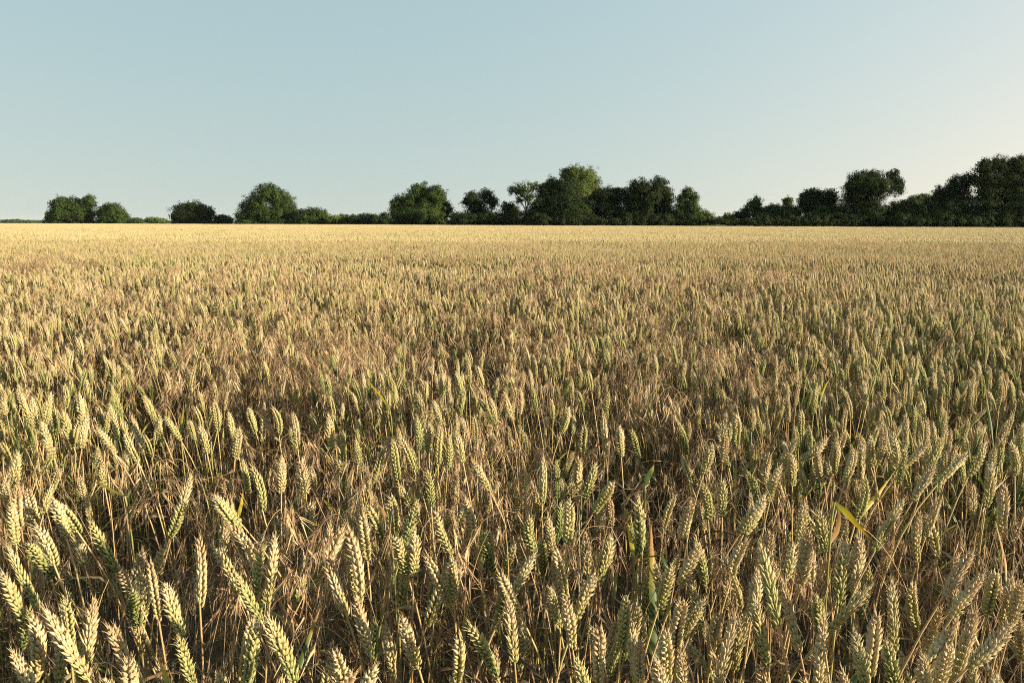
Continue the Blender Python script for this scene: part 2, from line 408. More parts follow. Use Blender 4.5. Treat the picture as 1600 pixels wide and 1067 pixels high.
def ground_material():
    m, t, o = mat_new('field_soil')
    tc = t.nodes.new('ShaderNodeTexCoord')
    n1 = t.nodes.new('ShaderNodeTexNoise'); n1.inputs['Scale'].default_value = 14; n1.inputs['Detail'].default_value = 8
    t.links.new(tc.outputs['Object'], n1.inputs['Vector'])
    r1 = ramp(t, [(0.3, (0.045, 0.03, 0.02)), (0.7, (0.12, 0.085, 0.055))]); t.links.new(n1.outputs[0], r1.inputs[0])
    n2 = t.nodes.new('ShaderNodeTexNoise'); n2.inputs['Scale'].default_value = 0.012; n2.inputs['Detail'].default_value = 4
    t.links.new(tc.outputs['Object'], n2.inputs['Vector'])
    r2 = ramp(t, [(0.35, (0.05, 0.085, 0.025)), (0.5, (0.09, 0.11, 0.04)), (0.68, (0.22, 0.18, 0.08))]); t.links.new(n2.outputs[0], r2.inputs[0])
    sp = t.nodes.new('ShaderNodeSeparateXYZ'); t.links.new(tc.outputs['Object'], sp.inputs[0])
    far = mth(t, 'MULTIPLY', mth(t, 'SUBTRACT', sp.outputs[1], 120), 0.02, True)
    mx = t.nodes.new('ShaderNodeMix'); mx.data_type = 'RGBA'; t.links.new(far, mx.inputs[0])
    t.links.new(r1.outputs[0], mx.inputs[6]); t.links.new(r2.outputs[0], mx.inputs[7])
    p = finish(t, o, mx.outputs[2], 0.95, 0, spec=0.1)
    b = t.nodes.new('ShaderNodeBump'); b.inputs['Strength'].default_value = 0.6; b.inputs['Distance'].default_value = 0.03
    t.links.new(n1.outputs[0], b.inputs['Height']); t.links.new(b.outputs[0], p.inputs['Normal'])
    return m
A = Arr()
A.add([(-6000, -1500, 0), (6000, -1500, 0), (6000, 6500, 0), (-6000, 6500, 0)], [[0, 1, 2, 3]], 0, (0, 0, 0, 0))
g = bpy.data.objects.new('ground', A.mesh('ground', [ground_material()], False)); COL.objects.link(g); tag(g, kind='structure')

def hill_mesh(name, depth, x0, x1, pts, col):
    """a long low ridge with a rounded cross-section, standing on the ground"""
    rg = np.random.RandomState(5); A = Arr()
    n = 120; xs = np.linspace(x0, x1, n); hs = np.interp(xs, *pts) * (1 + 0.12 * noise2(xs, xs * 0, (x1 - x0) / 40, 3) + .05 * noise2(xs, xs * 0, (x1 - x0) / 110, 4))
    V = []
    for x, h in zip(xs, hs):
        for k in range(7):
            a = math.pi * k / 6; V.append((x, depth - 500 * math.cos(a) + 500, h * math.sin(a) ** .7 - .5))
    q = [[i * 7 + k, (i + 1) * 7 + k, (i + 1) * 7 + k + 1, i * 7 + k + 1] for i in range(n - 1) for k in range(6)]
    A.add(V, q, 0, (0, 0, 0, 0))
    m, t, o = mat_new(name)
    tc = t.nodes.new('ShaderNodeTexCoord'); n1 = t.nodes.new('ShaderNodeTexNoise'); n1.inputs['Scale'].default_value = 0.01; n1.inputs['Detail'].default_value = 6
    t.links.new(tc.outputs['Object'], n1.inputs['Vector'])
    r1 = ramp(t, [(0.35, tuple(c * .7 for c in col)), (0.65, tuple(c * 1.4 for c in col))]); t.links.new(n1.outputs[0], r1.inputs[0])
    finish(t, o, r1.outputs[0], 0.95, 0, spec=0.05)
    ob = bpy.data.objects.new(name, A.mesh(name, [m])); COL.objects.link(ob); tag(ob, kind='structure'); return ob
hill_mesh('distant_hills', 3200, -4200, 4200, ([-4200, -2600, -1900, -1200, -300, 500, 900, 1300, 2400, 4200], [13, 12, 10, 9, 8, 9, 17, 11, 12, 14]), (0.055, 0.085, 0.045))

# ------------------------------------------------------------------ the evening air
hb = Arr()
x0, x1, y0, y1, z0, z1 = -6100, 6100, -1600, 6600, -1, 24
hb.add([(x0, y0, z0), (x1, y0, z0), (x1, y1, z0), (x0, y1, z0), (x0, y0, z1), (x1, y0, z1), (x1, y1, z1), (x0, y1, z1)],
       [[3, 2, 1, 0], [4, 5, 6, 7], [0, 1, 5, 4], [1, 2, 6, 5], [2, 3, 7, 6], [3, 0, 4, 7]], 0, (0, 0, 0, 0))
hm, ht, ho = mat_new('haze')
pv = ht.nodes.new('ShaderNodeVolumePrincipled'); pv.inputs['Color'].default_value = (.86, .92, 1, 1); pv.inputs['Density'].default_value = HAZE
ht.links.new(pv.outputs[0], ho.inputs['Volume'])
hz = bpy.data.objects.new('haze', hb.mesh('haze', [hm], False)); COL.objects.link(hz); tag(hz, kind='stuff')

# ------------------------------------------------------------------ trees
def crown_material(name, dark, light, trans=0.35):
    m, t, o = mat_new(name)
    T, G, N, Rp = ec(t)
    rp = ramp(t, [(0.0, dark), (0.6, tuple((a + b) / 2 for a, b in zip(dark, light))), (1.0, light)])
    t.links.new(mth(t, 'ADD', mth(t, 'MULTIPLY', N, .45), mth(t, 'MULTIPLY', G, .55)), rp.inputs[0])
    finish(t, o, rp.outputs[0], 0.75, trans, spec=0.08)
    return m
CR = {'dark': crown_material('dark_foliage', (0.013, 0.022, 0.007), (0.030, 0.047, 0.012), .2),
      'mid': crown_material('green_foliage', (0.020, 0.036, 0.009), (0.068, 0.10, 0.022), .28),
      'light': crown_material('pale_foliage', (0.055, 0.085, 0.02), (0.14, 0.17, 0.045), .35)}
def bark_material():
    m, t, o = mat_new('bark')
    tc = t.nodes.new('ShaderNodeTexCoord'); n1 = t.nodes.new('ShaderNodeTexNoise'); n1.inputs['Scale'].default_value = 6
    mp = t.nodes.new('ShaderNodeMapping'); mp.inputs['Scale'].default_value = (1, 1, .2); t.links.new(tc.outputs['Object'], mp.inputs[0]); t.links.new(mp.outputs[0], n1.inputs['Vector'])
    r1 = ramp(t, [(0.3, (0.03, 0.024, 0.018)), (0.7, (0.10, 0.08, 0.06))]); t.links.new(n1.outputs[0], r1.inputs[0])
    finish(t, o, r1.outputs[0], 0.9, 0); return m
M_BARK = bark_material()

def tree(name, label, cat, group, depth, lobes, tone, seed, density=1.0, trunk_px=None, leaf=None, base_open=False):
    """lobes: (x, y, rx, ry) in photo pixels at the tree's real distance; each becomes a clumpy ellipsoid of leaf sprays"""
    rg = np.random.RandomState(seed)
    L = []
    if cat != 'hedge' and name != 'slender_tree' and trunk_px is None and leaf is None:         # foliage right down to the ground
        xa = min(l[0] - l[2] for l in lobes); xb = max(l[0] + l[2] for l in lobes); m_ = (xa + xb) / 2; hw_ = (xb - xa) / 2
        lobes = lobes + [(m_ - hw_ * .5, 348, hw_ * .5, 6), (m_ + hw_ * .5, 348, hw_ * .5, 6)]
    for (x, y, rx, ry) in lobes:
        p = at(x, y, depth); k = depth / F / math.cos(R(PITCH)) * 1.0
        gx = 1.22 if cat == 'bush' else 1.03
        L.append((np.array(p) + np.array([0, rg.uniform(-.35, .35) * rx * k, 0]), rx * k * gx, ry * k * (1.1 if cat == 'bush' else 1.03)))
    cx = np.average([l[0][0] for l in L], weights=[l[1] for l in L]); tx = cx if trunk_px is None else at(trunk_px, 349, depth)[0]
    root = empty(name, (tx, depth, 0))
    tag(root, label, cat, group)
    O = np.array([tx, depth, 0])
    A = Arr(); sz = leaf or 0.0019 * depth
    Ps, Ns, Gs, Rs, Ss = [], [], [], [], []
    for (c, rx, ry) in L:
        ry_d = rx * rg.uniform(.75, 1.0)                      # real depth about as deep as wide
        area = 4 * math.pi * ((rx * ry) ** 1.6 + (rx * ry_d) ** 1.6 + (ry * ry_d) ** 1.6) ** (1 / 1.6) / 3 ** (1 / 1.6)
        ncl = max(14, int(area / (0.16 * (rx + ry) / 2 + .5) ** 2 * 2.0 * density))
        u = rg.randn(ncl, 3); u /= np.linalg.norm(u, axis=1)[:, None]
        rad = rg.uniform(.12, .86, ncl) ** .6
        cen = c + u * rad[:, None] * np.array([rx, ry_d, ry]) * (1 + .12 * rg.randn(ncl))[:, None]
        cr = rg.uniform(.07, .25, ncl) * (rx + ry) / 2 + .25
        per = np.maximum(6, (cr / sz) ** 2 * 6.5 * min(1, density + .15)).astype(int)
        for k in range(ncl):
            if cen[k, 2] < 0.1: continue
            q = rg.randn(per[k], 3); ln = np.linalg.norm(q, axis=1); q = q / ln[:, None] * (rg.rand(per[k]) ** .45)[:, None]
            p = cen[k] + q * cr[k] * np.array([1, 1, .8])
            Ps.append(p); Ns.append(q * .8 + u[k] * 1.1 + rg.randn(per[k], 3) * .42); Gs.append(np.full(per[k], rg.rand())); Rs.append(rg.rand(per[k])); Ss.append(sz * rg.uniform(.6, 1.3, per[k]))
    P = np.concatenate(Ps); Nn = np.concatenate(Ns); Gs = np.concatenate(Gs); Rs = np.concatenate(Rs); Ss = np.concatenate(Ss)
    keep = P[:, 2] > .05; P, Nn, Gs, Rs, Ss = P[keep], Nn[keep], Gs[keep], Rs[keep], Ss[keep]
    Nn /= np.linalg.norm(Nn, axis=1)[:, None] + 1e-6
    h = rg.randn(len(P), 3); a = np.cross(Nn, h); a /= np.linalg.norm(a, axis=1)[:, None] + 1e-6; b = np.cross(Nn, a)
    s = Ss[:, None]
    V = np.stack([P - a * s * .5, P + b * s * .32 + Nn * s * .1, P + a * s * .5, P - b * s * .32 + Nn * s * .1], 1).reshape(-1, 3) - O
    Q = np.arange(len(P) * 4).reshape(-1, 4)
    C4 = np.repeat(np.stack([Gs * 0, Gs, Rs, Gs * 0], 1), 4, 0)
    A.add(V, Q, 0, C4)
    cr_o = bpy.data.objects.new('crown', A.mesh('crown', [CR[tone]], False)); COL.objects.link(cr_o); cr_o.parent = root
    # trunk and limbs reaching each lobe
    B = Arr()
    top = max(l[0][2] + l[2] for l in L); low = min(l[0][2] for l in L)
    tr = 0.028 * top + .03
    fork = np.array([rg.uniform(-.3, .3), rg.uniform(-.3, .3), max(.5, min(low, top * .3))])
    tube(B, [(0, 0, -.1), (0.02 * top * rg.randn(), 0, fork[2] * .5), fork], [tr * 1.35, tr, tr * .85], 7, 0, (0, 0, 0, 0))
    for (c, rx, ry) in L:
        e = c - O; 
        mid = (fork + e) / 2 + np.array([0, 0, -.08 * top * 0 + .04 * top]) ; e2 = e + np.array([0, 0, ry * .3])
        tube(B, bez(fork - np.array([0, 0, .2]), fork + (0, 0, .12 * top), mid, e2, 6), np.linspace(tr * .6, tr * .12, 6), 5, 0, (0, 0, 0, 0))
        for k in range(6):
            u = rg.randn(3); u /= np.linalg.norm(u); u[2] = abs(u[2]) * .6 + .1
            t = e + u * np.array([rx, rx, ry]) * .85; s0 = fork + (e2 - fork) * rg.uniform(.5, .95)
            tube(B, [s0, (s0 + t) / 2 + rg.randn(3) * .1 * rx, t], [tr * .16, tr * .1, tr * .04], 4, 0, (0, 0, 0, 0))
    to = bpy.data.objects.new('trunk', B.mesh('trunk', [M_BARK])); COL.objects.link(to); to.parent = root
    return root

GL = 'trees along the far edge of the wheat field'; GB = 'bushes of the hedgerow behind the wheat'; GF = 'small faded bushes far beyond the field'
T = tree
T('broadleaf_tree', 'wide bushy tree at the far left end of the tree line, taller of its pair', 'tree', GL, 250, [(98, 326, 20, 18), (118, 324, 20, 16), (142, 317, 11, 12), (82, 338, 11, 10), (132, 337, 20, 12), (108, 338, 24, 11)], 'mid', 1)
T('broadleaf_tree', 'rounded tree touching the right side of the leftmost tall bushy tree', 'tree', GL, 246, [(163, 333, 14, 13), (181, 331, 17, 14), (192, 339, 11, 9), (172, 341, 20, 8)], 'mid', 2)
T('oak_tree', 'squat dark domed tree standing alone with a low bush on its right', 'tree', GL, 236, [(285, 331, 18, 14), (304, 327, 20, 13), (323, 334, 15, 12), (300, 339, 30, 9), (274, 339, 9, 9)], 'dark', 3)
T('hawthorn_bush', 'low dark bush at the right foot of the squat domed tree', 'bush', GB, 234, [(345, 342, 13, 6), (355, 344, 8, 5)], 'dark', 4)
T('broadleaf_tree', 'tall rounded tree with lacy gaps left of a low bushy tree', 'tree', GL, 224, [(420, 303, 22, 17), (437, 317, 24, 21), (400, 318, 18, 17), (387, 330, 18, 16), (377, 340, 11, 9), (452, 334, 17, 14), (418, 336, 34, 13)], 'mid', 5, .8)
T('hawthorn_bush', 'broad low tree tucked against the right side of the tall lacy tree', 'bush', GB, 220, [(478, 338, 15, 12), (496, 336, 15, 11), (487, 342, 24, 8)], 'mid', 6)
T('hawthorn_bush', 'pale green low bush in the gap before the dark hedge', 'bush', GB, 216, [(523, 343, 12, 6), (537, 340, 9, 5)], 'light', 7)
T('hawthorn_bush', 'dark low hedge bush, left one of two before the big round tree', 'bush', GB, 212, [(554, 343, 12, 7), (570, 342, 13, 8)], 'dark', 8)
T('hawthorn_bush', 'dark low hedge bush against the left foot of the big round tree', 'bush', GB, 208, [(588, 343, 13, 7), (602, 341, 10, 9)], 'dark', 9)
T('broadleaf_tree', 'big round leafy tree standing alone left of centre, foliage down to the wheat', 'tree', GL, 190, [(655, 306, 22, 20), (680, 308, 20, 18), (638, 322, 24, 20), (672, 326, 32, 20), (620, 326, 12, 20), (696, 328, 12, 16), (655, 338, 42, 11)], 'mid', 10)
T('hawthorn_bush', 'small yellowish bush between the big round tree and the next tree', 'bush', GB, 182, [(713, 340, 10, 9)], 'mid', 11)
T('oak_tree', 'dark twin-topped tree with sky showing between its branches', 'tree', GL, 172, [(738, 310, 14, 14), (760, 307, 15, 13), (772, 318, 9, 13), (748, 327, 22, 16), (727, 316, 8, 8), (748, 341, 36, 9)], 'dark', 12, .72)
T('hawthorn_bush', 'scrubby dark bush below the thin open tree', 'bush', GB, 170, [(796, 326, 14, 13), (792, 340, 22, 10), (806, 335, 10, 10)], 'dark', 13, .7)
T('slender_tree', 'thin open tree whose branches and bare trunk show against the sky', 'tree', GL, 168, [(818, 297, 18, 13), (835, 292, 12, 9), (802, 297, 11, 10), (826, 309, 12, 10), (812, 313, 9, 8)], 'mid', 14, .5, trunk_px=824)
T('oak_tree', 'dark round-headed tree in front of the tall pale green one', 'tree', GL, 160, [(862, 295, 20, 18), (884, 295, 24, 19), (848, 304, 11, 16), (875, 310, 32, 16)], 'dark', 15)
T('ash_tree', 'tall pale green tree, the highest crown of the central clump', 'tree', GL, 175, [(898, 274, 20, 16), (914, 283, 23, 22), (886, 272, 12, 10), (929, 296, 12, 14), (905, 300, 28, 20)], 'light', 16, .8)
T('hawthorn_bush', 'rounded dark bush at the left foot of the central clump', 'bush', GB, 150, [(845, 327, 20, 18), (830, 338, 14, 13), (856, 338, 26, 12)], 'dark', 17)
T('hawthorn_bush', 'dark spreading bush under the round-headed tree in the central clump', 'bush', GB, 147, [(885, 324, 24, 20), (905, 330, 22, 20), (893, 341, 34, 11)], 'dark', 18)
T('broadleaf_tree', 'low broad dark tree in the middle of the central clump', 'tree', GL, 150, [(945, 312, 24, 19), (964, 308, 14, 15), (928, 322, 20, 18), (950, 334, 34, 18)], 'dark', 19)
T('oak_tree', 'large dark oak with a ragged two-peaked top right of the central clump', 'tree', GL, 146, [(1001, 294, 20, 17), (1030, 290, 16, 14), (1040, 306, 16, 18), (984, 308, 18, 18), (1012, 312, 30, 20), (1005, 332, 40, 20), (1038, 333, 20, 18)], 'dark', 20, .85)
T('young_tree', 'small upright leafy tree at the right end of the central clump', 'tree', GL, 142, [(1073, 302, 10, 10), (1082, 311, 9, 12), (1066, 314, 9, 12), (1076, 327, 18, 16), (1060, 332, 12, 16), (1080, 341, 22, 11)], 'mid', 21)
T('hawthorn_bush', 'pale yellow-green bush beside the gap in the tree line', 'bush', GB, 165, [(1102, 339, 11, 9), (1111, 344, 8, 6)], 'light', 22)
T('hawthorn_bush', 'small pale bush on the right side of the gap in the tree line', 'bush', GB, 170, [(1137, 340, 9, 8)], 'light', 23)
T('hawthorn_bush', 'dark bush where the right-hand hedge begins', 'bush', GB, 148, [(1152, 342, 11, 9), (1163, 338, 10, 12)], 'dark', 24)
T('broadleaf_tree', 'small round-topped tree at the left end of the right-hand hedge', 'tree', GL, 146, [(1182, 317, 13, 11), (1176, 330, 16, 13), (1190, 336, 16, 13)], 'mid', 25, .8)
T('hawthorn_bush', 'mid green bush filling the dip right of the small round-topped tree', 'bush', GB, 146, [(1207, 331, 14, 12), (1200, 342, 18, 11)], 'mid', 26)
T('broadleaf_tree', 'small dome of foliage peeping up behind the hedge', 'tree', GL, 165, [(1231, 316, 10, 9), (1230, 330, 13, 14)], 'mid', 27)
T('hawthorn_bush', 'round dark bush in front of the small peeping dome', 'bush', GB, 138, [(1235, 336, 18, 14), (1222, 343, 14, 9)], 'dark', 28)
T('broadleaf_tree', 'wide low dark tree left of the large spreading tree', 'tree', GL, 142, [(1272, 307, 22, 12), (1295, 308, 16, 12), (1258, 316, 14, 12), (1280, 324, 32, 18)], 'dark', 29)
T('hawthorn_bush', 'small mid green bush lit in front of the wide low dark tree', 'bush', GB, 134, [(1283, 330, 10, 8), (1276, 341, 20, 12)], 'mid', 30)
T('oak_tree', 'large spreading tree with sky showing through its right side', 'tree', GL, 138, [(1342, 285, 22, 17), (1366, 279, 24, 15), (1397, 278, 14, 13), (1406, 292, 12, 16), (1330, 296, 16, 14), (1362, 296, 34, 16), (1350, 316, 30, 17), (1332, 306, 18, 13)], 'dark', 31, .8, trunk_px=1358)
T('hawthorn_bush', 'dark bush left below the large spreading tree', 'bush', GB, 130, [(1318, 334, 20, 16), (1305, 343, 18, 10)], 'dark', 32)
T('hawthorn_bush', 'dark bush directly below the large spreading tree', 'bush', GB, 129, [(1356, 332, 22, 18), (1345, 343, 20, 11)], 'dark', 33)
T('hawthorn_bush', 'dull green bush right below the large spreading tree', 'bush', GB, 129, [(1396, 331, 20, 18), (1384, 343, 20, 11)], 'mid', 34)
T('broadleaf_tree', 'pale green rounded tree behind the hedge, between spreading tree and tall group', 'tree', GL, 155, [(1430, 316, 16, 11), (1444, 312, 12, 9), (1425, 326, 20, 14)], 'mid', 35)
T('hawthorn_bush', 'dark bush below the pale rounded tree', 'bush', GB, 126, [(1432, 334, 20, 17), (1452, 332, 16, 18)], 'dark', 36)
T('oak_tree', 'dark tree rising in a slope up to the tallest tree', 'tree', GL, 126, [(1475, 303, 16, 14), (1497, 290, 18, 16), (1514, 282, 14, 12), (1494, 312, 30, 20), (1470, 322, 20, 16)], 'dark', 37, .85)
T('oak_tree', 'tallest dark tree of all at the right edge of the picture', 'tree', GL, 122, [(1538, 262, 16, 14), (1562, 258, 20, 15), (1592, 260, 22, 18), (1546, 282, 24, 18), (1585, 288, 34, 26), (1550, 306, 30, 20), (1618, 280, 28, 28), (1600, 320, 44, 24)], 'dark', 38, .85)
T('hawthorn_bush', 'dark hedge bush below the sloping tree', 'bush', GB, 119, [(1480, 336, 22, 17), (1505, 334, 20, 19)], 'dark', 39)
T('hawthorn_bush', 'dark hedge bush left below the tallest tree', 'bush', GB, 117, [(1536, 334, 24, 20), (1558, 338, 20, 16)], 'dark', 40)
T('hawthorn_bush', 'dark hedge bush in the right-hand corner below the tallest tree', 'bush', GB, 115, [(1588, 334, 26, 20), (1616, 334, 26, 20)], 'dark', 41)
GH = 'low dark hedges between field and trees'
def hedge(label, xa, xb, depth, seed, top=341, name='hawthorn_hedge'):
    rg = np.random.RandomState(seed); lb = []; x = xa
    while x < xb:
        rx = rg.uniform(8, 13); lb.append((x, 347 - rg.uniform(0, 2), rx, (347 - top) * rg.choice([.5, .8, 1.1, 1.6, 2.2]) + 1)); x += rx * .9
    tree(name, label, 'hedge', GH, depth, lb, 'dark', seed)
hedge('low dark hedge running under the twin-topped and thin open trees', 712, 836, 163, 51)
hedge('low dark hedge along the foot of the central clump', 838, 1090, 140, 52)
hedge('thin low hedge in the dip between the central clump and the right-hand trees', 1096, 1160, 136, 53, 345)
hedge('long dark hedge under the right-hand trees up to the spreading tree', 1165, 1400, 124, 54)
hedge('dark hedge under the tallest trees at the right edge', 1405, 1650, 112, 55, 339)
T('hawthorn_bush', 'faded flat-topped bush on the horizon at the left edge of the picture', 'bush', GF, 1100, [(24, 346.5, 15, 2.6), (44, 347, 12, 2)], 'mid', 42, leaf=1.6)
T('hawthorn_bush', 'faded low bush on the horizon just right of the leftmost pair of trees', 'bush', GF, 470, [(213, 345, 11, 4)], 'mid', 43, leaf=.7)
T('hawthorn_bush', 'faded bush on the horizon just left of the squat domed tree', 'bush', GF, 430, [(238, 344.5, 12, 4.5), (252, 346, 12, 3.5)], 'light', 44, leaf=.7)
T('hawthorn_bush', 'faded hedge bush on the horizon seen through the gap in the tree line', 'bush', GF, 380, [(1122, 344, 12, 5)], 'mid', 45, leaf=.6)

# ------------------------------------------------------------------ wheat ears read off the photograph: view, tip x, tip y, base x, base y, colour
VIEWS = {'A': (0, 780, 2.963), 'B': (530, 780, 2.963), 'C': (1060, 780, 2.963), 'D': (0, 600, 3.2), 'E': (1100, 600, 3.2), 'F': (500, 540, 3.2)}
EARS = """
A 415 90 500 330 n|A 690 270 680 580 p|A 195 490 320 840 p|A 305 450 325 660 n|A 440 440 385 760 t|A 50 690 150 900 t|A 155 520 150 760 g|A 495 580 590 850 p
A 35 210 160 450 n|A 10 330 45 580 g|A 905 160 930 480 t|A 610 410 600 590 d|A 1060 110 1180 300 p|A 1090 340 1190 510 n|A 985 220 1100 430 g|A 1270 150 1250 470 p
A 1210 215 1190 380 n|A 1500 240 1600 550 t|A 1590 120 1440 360 t|A 1170 540 1090 830 g|A 1195 560 1150 830 n|A 1235 540 1330 830 n|A 825 630 860 850 n|A 1550 700 1590 850 g
A 860 0 790 150 n|A 1000 0 1080 110 n|A 170 110 230 220 t|A 250 0 300 110 g|A 50 10 60 120 g|A 130 200 200 350 d|A 760 380 790 450 g|A 580 730 600 850 p|A 480 820 520 950 p
B 105 60 120 280 g|B 245 0 240 130 n|B 365 10 310 170 n|B 440 50 520 260 g|B 585 0 620 230 p|B 260 170 305 370 g|B 350 140 340 340 g|B 395 240 520 580 p
B 520 270 525 470 g|B 20 110 105 480 p|B 75 450 120 620 t|B 650 140 710 300 d|B 865 70 910 250 n|B 735 330 790 440 p|B 910 240 795 430 t|B 780 450 815 790 p
B 970 80 985 250 t|B 1000 220 1060 470 g|B 975 400 1020 590 g|B 1045 440 1080 650 t|B 1185 330 1110 520 g|B 1260 170 1200 380 g|B 1385 0 1380 240 n|B 1330 440 1310 650 n
B 1205 580 1205 830 t|B 1545 300 1495 480 n|B 1575 460 1570 660 t|B 1510 600 1530 800 p|B 1470 740 1510 930 p|B 290 540 350 800 t|B 595 570 720 830 n|B 560 630 535 850 g
B 170 760 130 850 g|B 80 790 20 850 p|B 165 560 160 740 d|B 1095 720 1140 850 n|B 1390 640 1410 830 t|B 935 180 945 310 d|B 1030 20 1010 130 d|B 1070 0 1060 110 g
C 60 0 40 120 t|C 395 0 300 160 g|C 585 10 570 170 p|C 605 130 600 390 p|C 650 50 695 230 n|C 375 190 460 560 n|C 420 140 430 300 t|C 300 180 270 350 t
C 95 210 20 390 t|C 370 320 340 500 t|C 360 460 420 730 g|C 480 360 580 700 t|C 125 450 50 620 g|C 265 500 190 850 p|C 640 440 690 640 n|C 680 530 640 800 t
C 770 190 745 440 g|C 850 170 810 400 t|C 890 390 730 620 g|C 1050 0 920 240 g|C 1130 50 1160 320 p|C 985 360 1010 650 g|C 920 520 880 750 t|C 960 650 1030 850 n
C 815 600 850 780 g|C 1370 230 1260 400 b|C 1410 340 1330 470 t|C 1470 330 1480 490 g|C 1545 350 1545 460 t|C 1380 500 1330 780 t|C 1555 570 1430 710 t|C 1265 600 1180 690 t
C 1130 710 1170 850 p|C 1255 680 1240 850 p|C 1475 800 1460 900 p|C 760 770 755 870 t|C 20 470 10 680 t|C 1590 380 1590 500 t|C 550 220 500 340 n|C 10 700 30 850 p
D 95 30 110 200 p|D 35 100 50 230 d|D 10 30 5 130 p|D 160 60 170 190 t|D 255 40 240 180 g|D 330 0 330 90 g|D 310 130 325 300 n|D 205 180 225 350 g
D 395 40 405 190 p|D 440 140 420 290 t|D 560 20 590 150 n|D 545 100 590 260 g|D 480 210 560 330 t|D 655 150 720 330 t|D 620 250 680 380 g|D 790 150 790 290 g
D 825 160 880 260 n|D 720 60 750 140 n|D 1070 80 1070 230 g|D 1000 200 1025 330 t|D 1140 140 1165 260 g|D 1195 210 1165 370 g|D 1240 115 1270 210 n|D 1325 90 1300 280 p
D 1375 110 1390 220 n|D 1465 140 1490 290 t|D 1250 400 1310 610 n|D 1410 360 1400 500 t|D 1510 380 1520 500 t|D 1065 550 1160 680 g|D 955 450 880 700 g|D 490 350 500 480 g
D 90 340 60 500 g|D 85 510 60 700 p|D 265 560 320 700 g|D 130 520 150 620 t
E 110 145 100 260 p|E 45 300 20 420 g|E 110 250 110 400 t|E 165 160 170 250 g|E 320 340 330 480 t|E 370 410 350 570 p|E 460 270 420 370 t|E 440 350 455 470 g
E 230 440 260 540 d|E 95 480 100 600 n|E 310 550 200 720 g|E 625 280 570 330 t|E 575 310 640 520 p|E 705 235 690 310 t|E 665 290 675 450 g|E 790 290 780 480 p
E 775 250 810 330 p|E 825 260 855 400 g|E 760 330 710 450 g|E 825 470 770 620 n|E 890 200 920 300 t|E 910 240 900 400 t|E 950 250 945 420 g|E 1010 150 1005 300 p
E 1010 320 1000 490 n|E 1130 280 1030 400 t|E 1190 270 1140 390 n|E 1320 340 1170 470 g|E 1155 400 1070 560 t|E 1415 290 1340 430 g|E 1455 310 1440 400 p|E 1440 400 1430 580 g
E 1520 180 1510 330 p|E 1500 500 1510 700 t|E 1550 290 1550 400 g|E 1590 200 1590 330 n|E 5 490 20 620 n
F 680 130 710 250 g|F 740 60 745 200 g|F 785 100 815 200 g|F 920 230 965 380 t|F 795 260 850 380 d|F 850 260 885 400 g|F 1000 210 1000 340 b|F 1065 210 1090 340 d
F 1290 220 1310 320 d|F 1250 310 1210 430 g|F 565 270 610 400 g|F 490 360 495 510 n|F 540 390 540 530 g|F 605 400 590 600 n|F 650 450 635 620 n|F 680 420 710 550 g
F 400 450 470 610 g|F 325 500 260 680 n|F 365 470 385 680 n|F 180 470 190 570 n|F 115 580 120 720 d|F 540 620 555 780 n|F 360 740 365 840 n|F 765 570 845 720 p
F 770 350 775 450 g|F 1105 540 1110 790 g|F 1290 550 1300 760 t|F 1415 320 1430 520 t|F 1320 400 1320 560 n|F 1380 590 1340 720 n|F 1470 680 1390 820 n|F 1495 400 1505 540 g
F 1440 230 1440 380 n|F 1560 420 1600 570 d|F 360 160 365 300 n|F 40 340 60 520 g|F 30 140 40 250 n|F 1340 120 1355 210 g|F 725 750 745 830 p|F 490 780 460 860 n
"""
TONE = {'p': 0.76, 'g': 0.62, 't': 0.80, 'n': 0.44, 'd': 0.2, 'b': 1.1}
WORD = {'p': 'pale cream', 'g': 'golden', 't': 'straw-coloured', 'n': 'greenish', 'd': 'dark green', 'b': 'brown'}
rng = np.random.RandomState(77)
EARN = 14; EAR_ME = []; EAR_LEN = []; EAR_B = []
for i in range(EARN):
    L = 0.085; b = [0.05, .18, .32, .5, .12, -.1, .25, .7, 0, .4, .22, .1, .35, .15][i]
    E = make_ear(np.random.RandomState(500 + i), L, 0, b, 0.0, plump=rng.uniform(.76, .98)); EAR_ME.append(E.mesh('ear', [M_EAR])); EAR_B.append(b)
heroes = []                                   # (tip, axis, length, colour letter)
def place_ear(px1, py1, px2, py2, c, seed):
    rg = np.random.RandomState(seed)
    zt = rg.uniform(.79, .83) - (0.06 if c == 'd' else 0)
    d = ray(px1, py1); k = (zt - CAMH) / d.z; tip = np.array([d.x * k, d.y * k, zt])
    dist = float(np.linalg.norm(tip - np.array([0, 0, CAMH]))) ; u = d.normalized()
    cosf = math.sqrt(max(.05, 1 - u.z * u.z))
    ax = (px1 - px2) * dist / F; az = (py2 - py1) * dist / F / cosf
    Lr = math.hypot(ax, az)
    L = min(max(Lr, .070), .101)
    if Lr > .115:                             # nearer than thought: bring it closer along its ray
        s = .115 / Lr; tip = np.array([0, 0, CAMH]) + (tip - np.array([0, 0, CAMH])) * s
    ay = rg.uniform(-.25, .25)
    a = np.array([ax / Lr, ay, az / Lr]); a /= np.linalg.norm(a)
    return tip, a, L, c
k = 0
for ln in EARS.strip().split('\n'):
    for e in ln.split('|'):
        v, x1, y1, x2, y2, c = e.split(); X, Y, s = VIEWS[v]
        heroes.append(place_ear(X + float(x1) / s, Y + float(y1) / s, X + float(x2) / s, Y + float(y2) / s, c, 900 + k)); k += 1

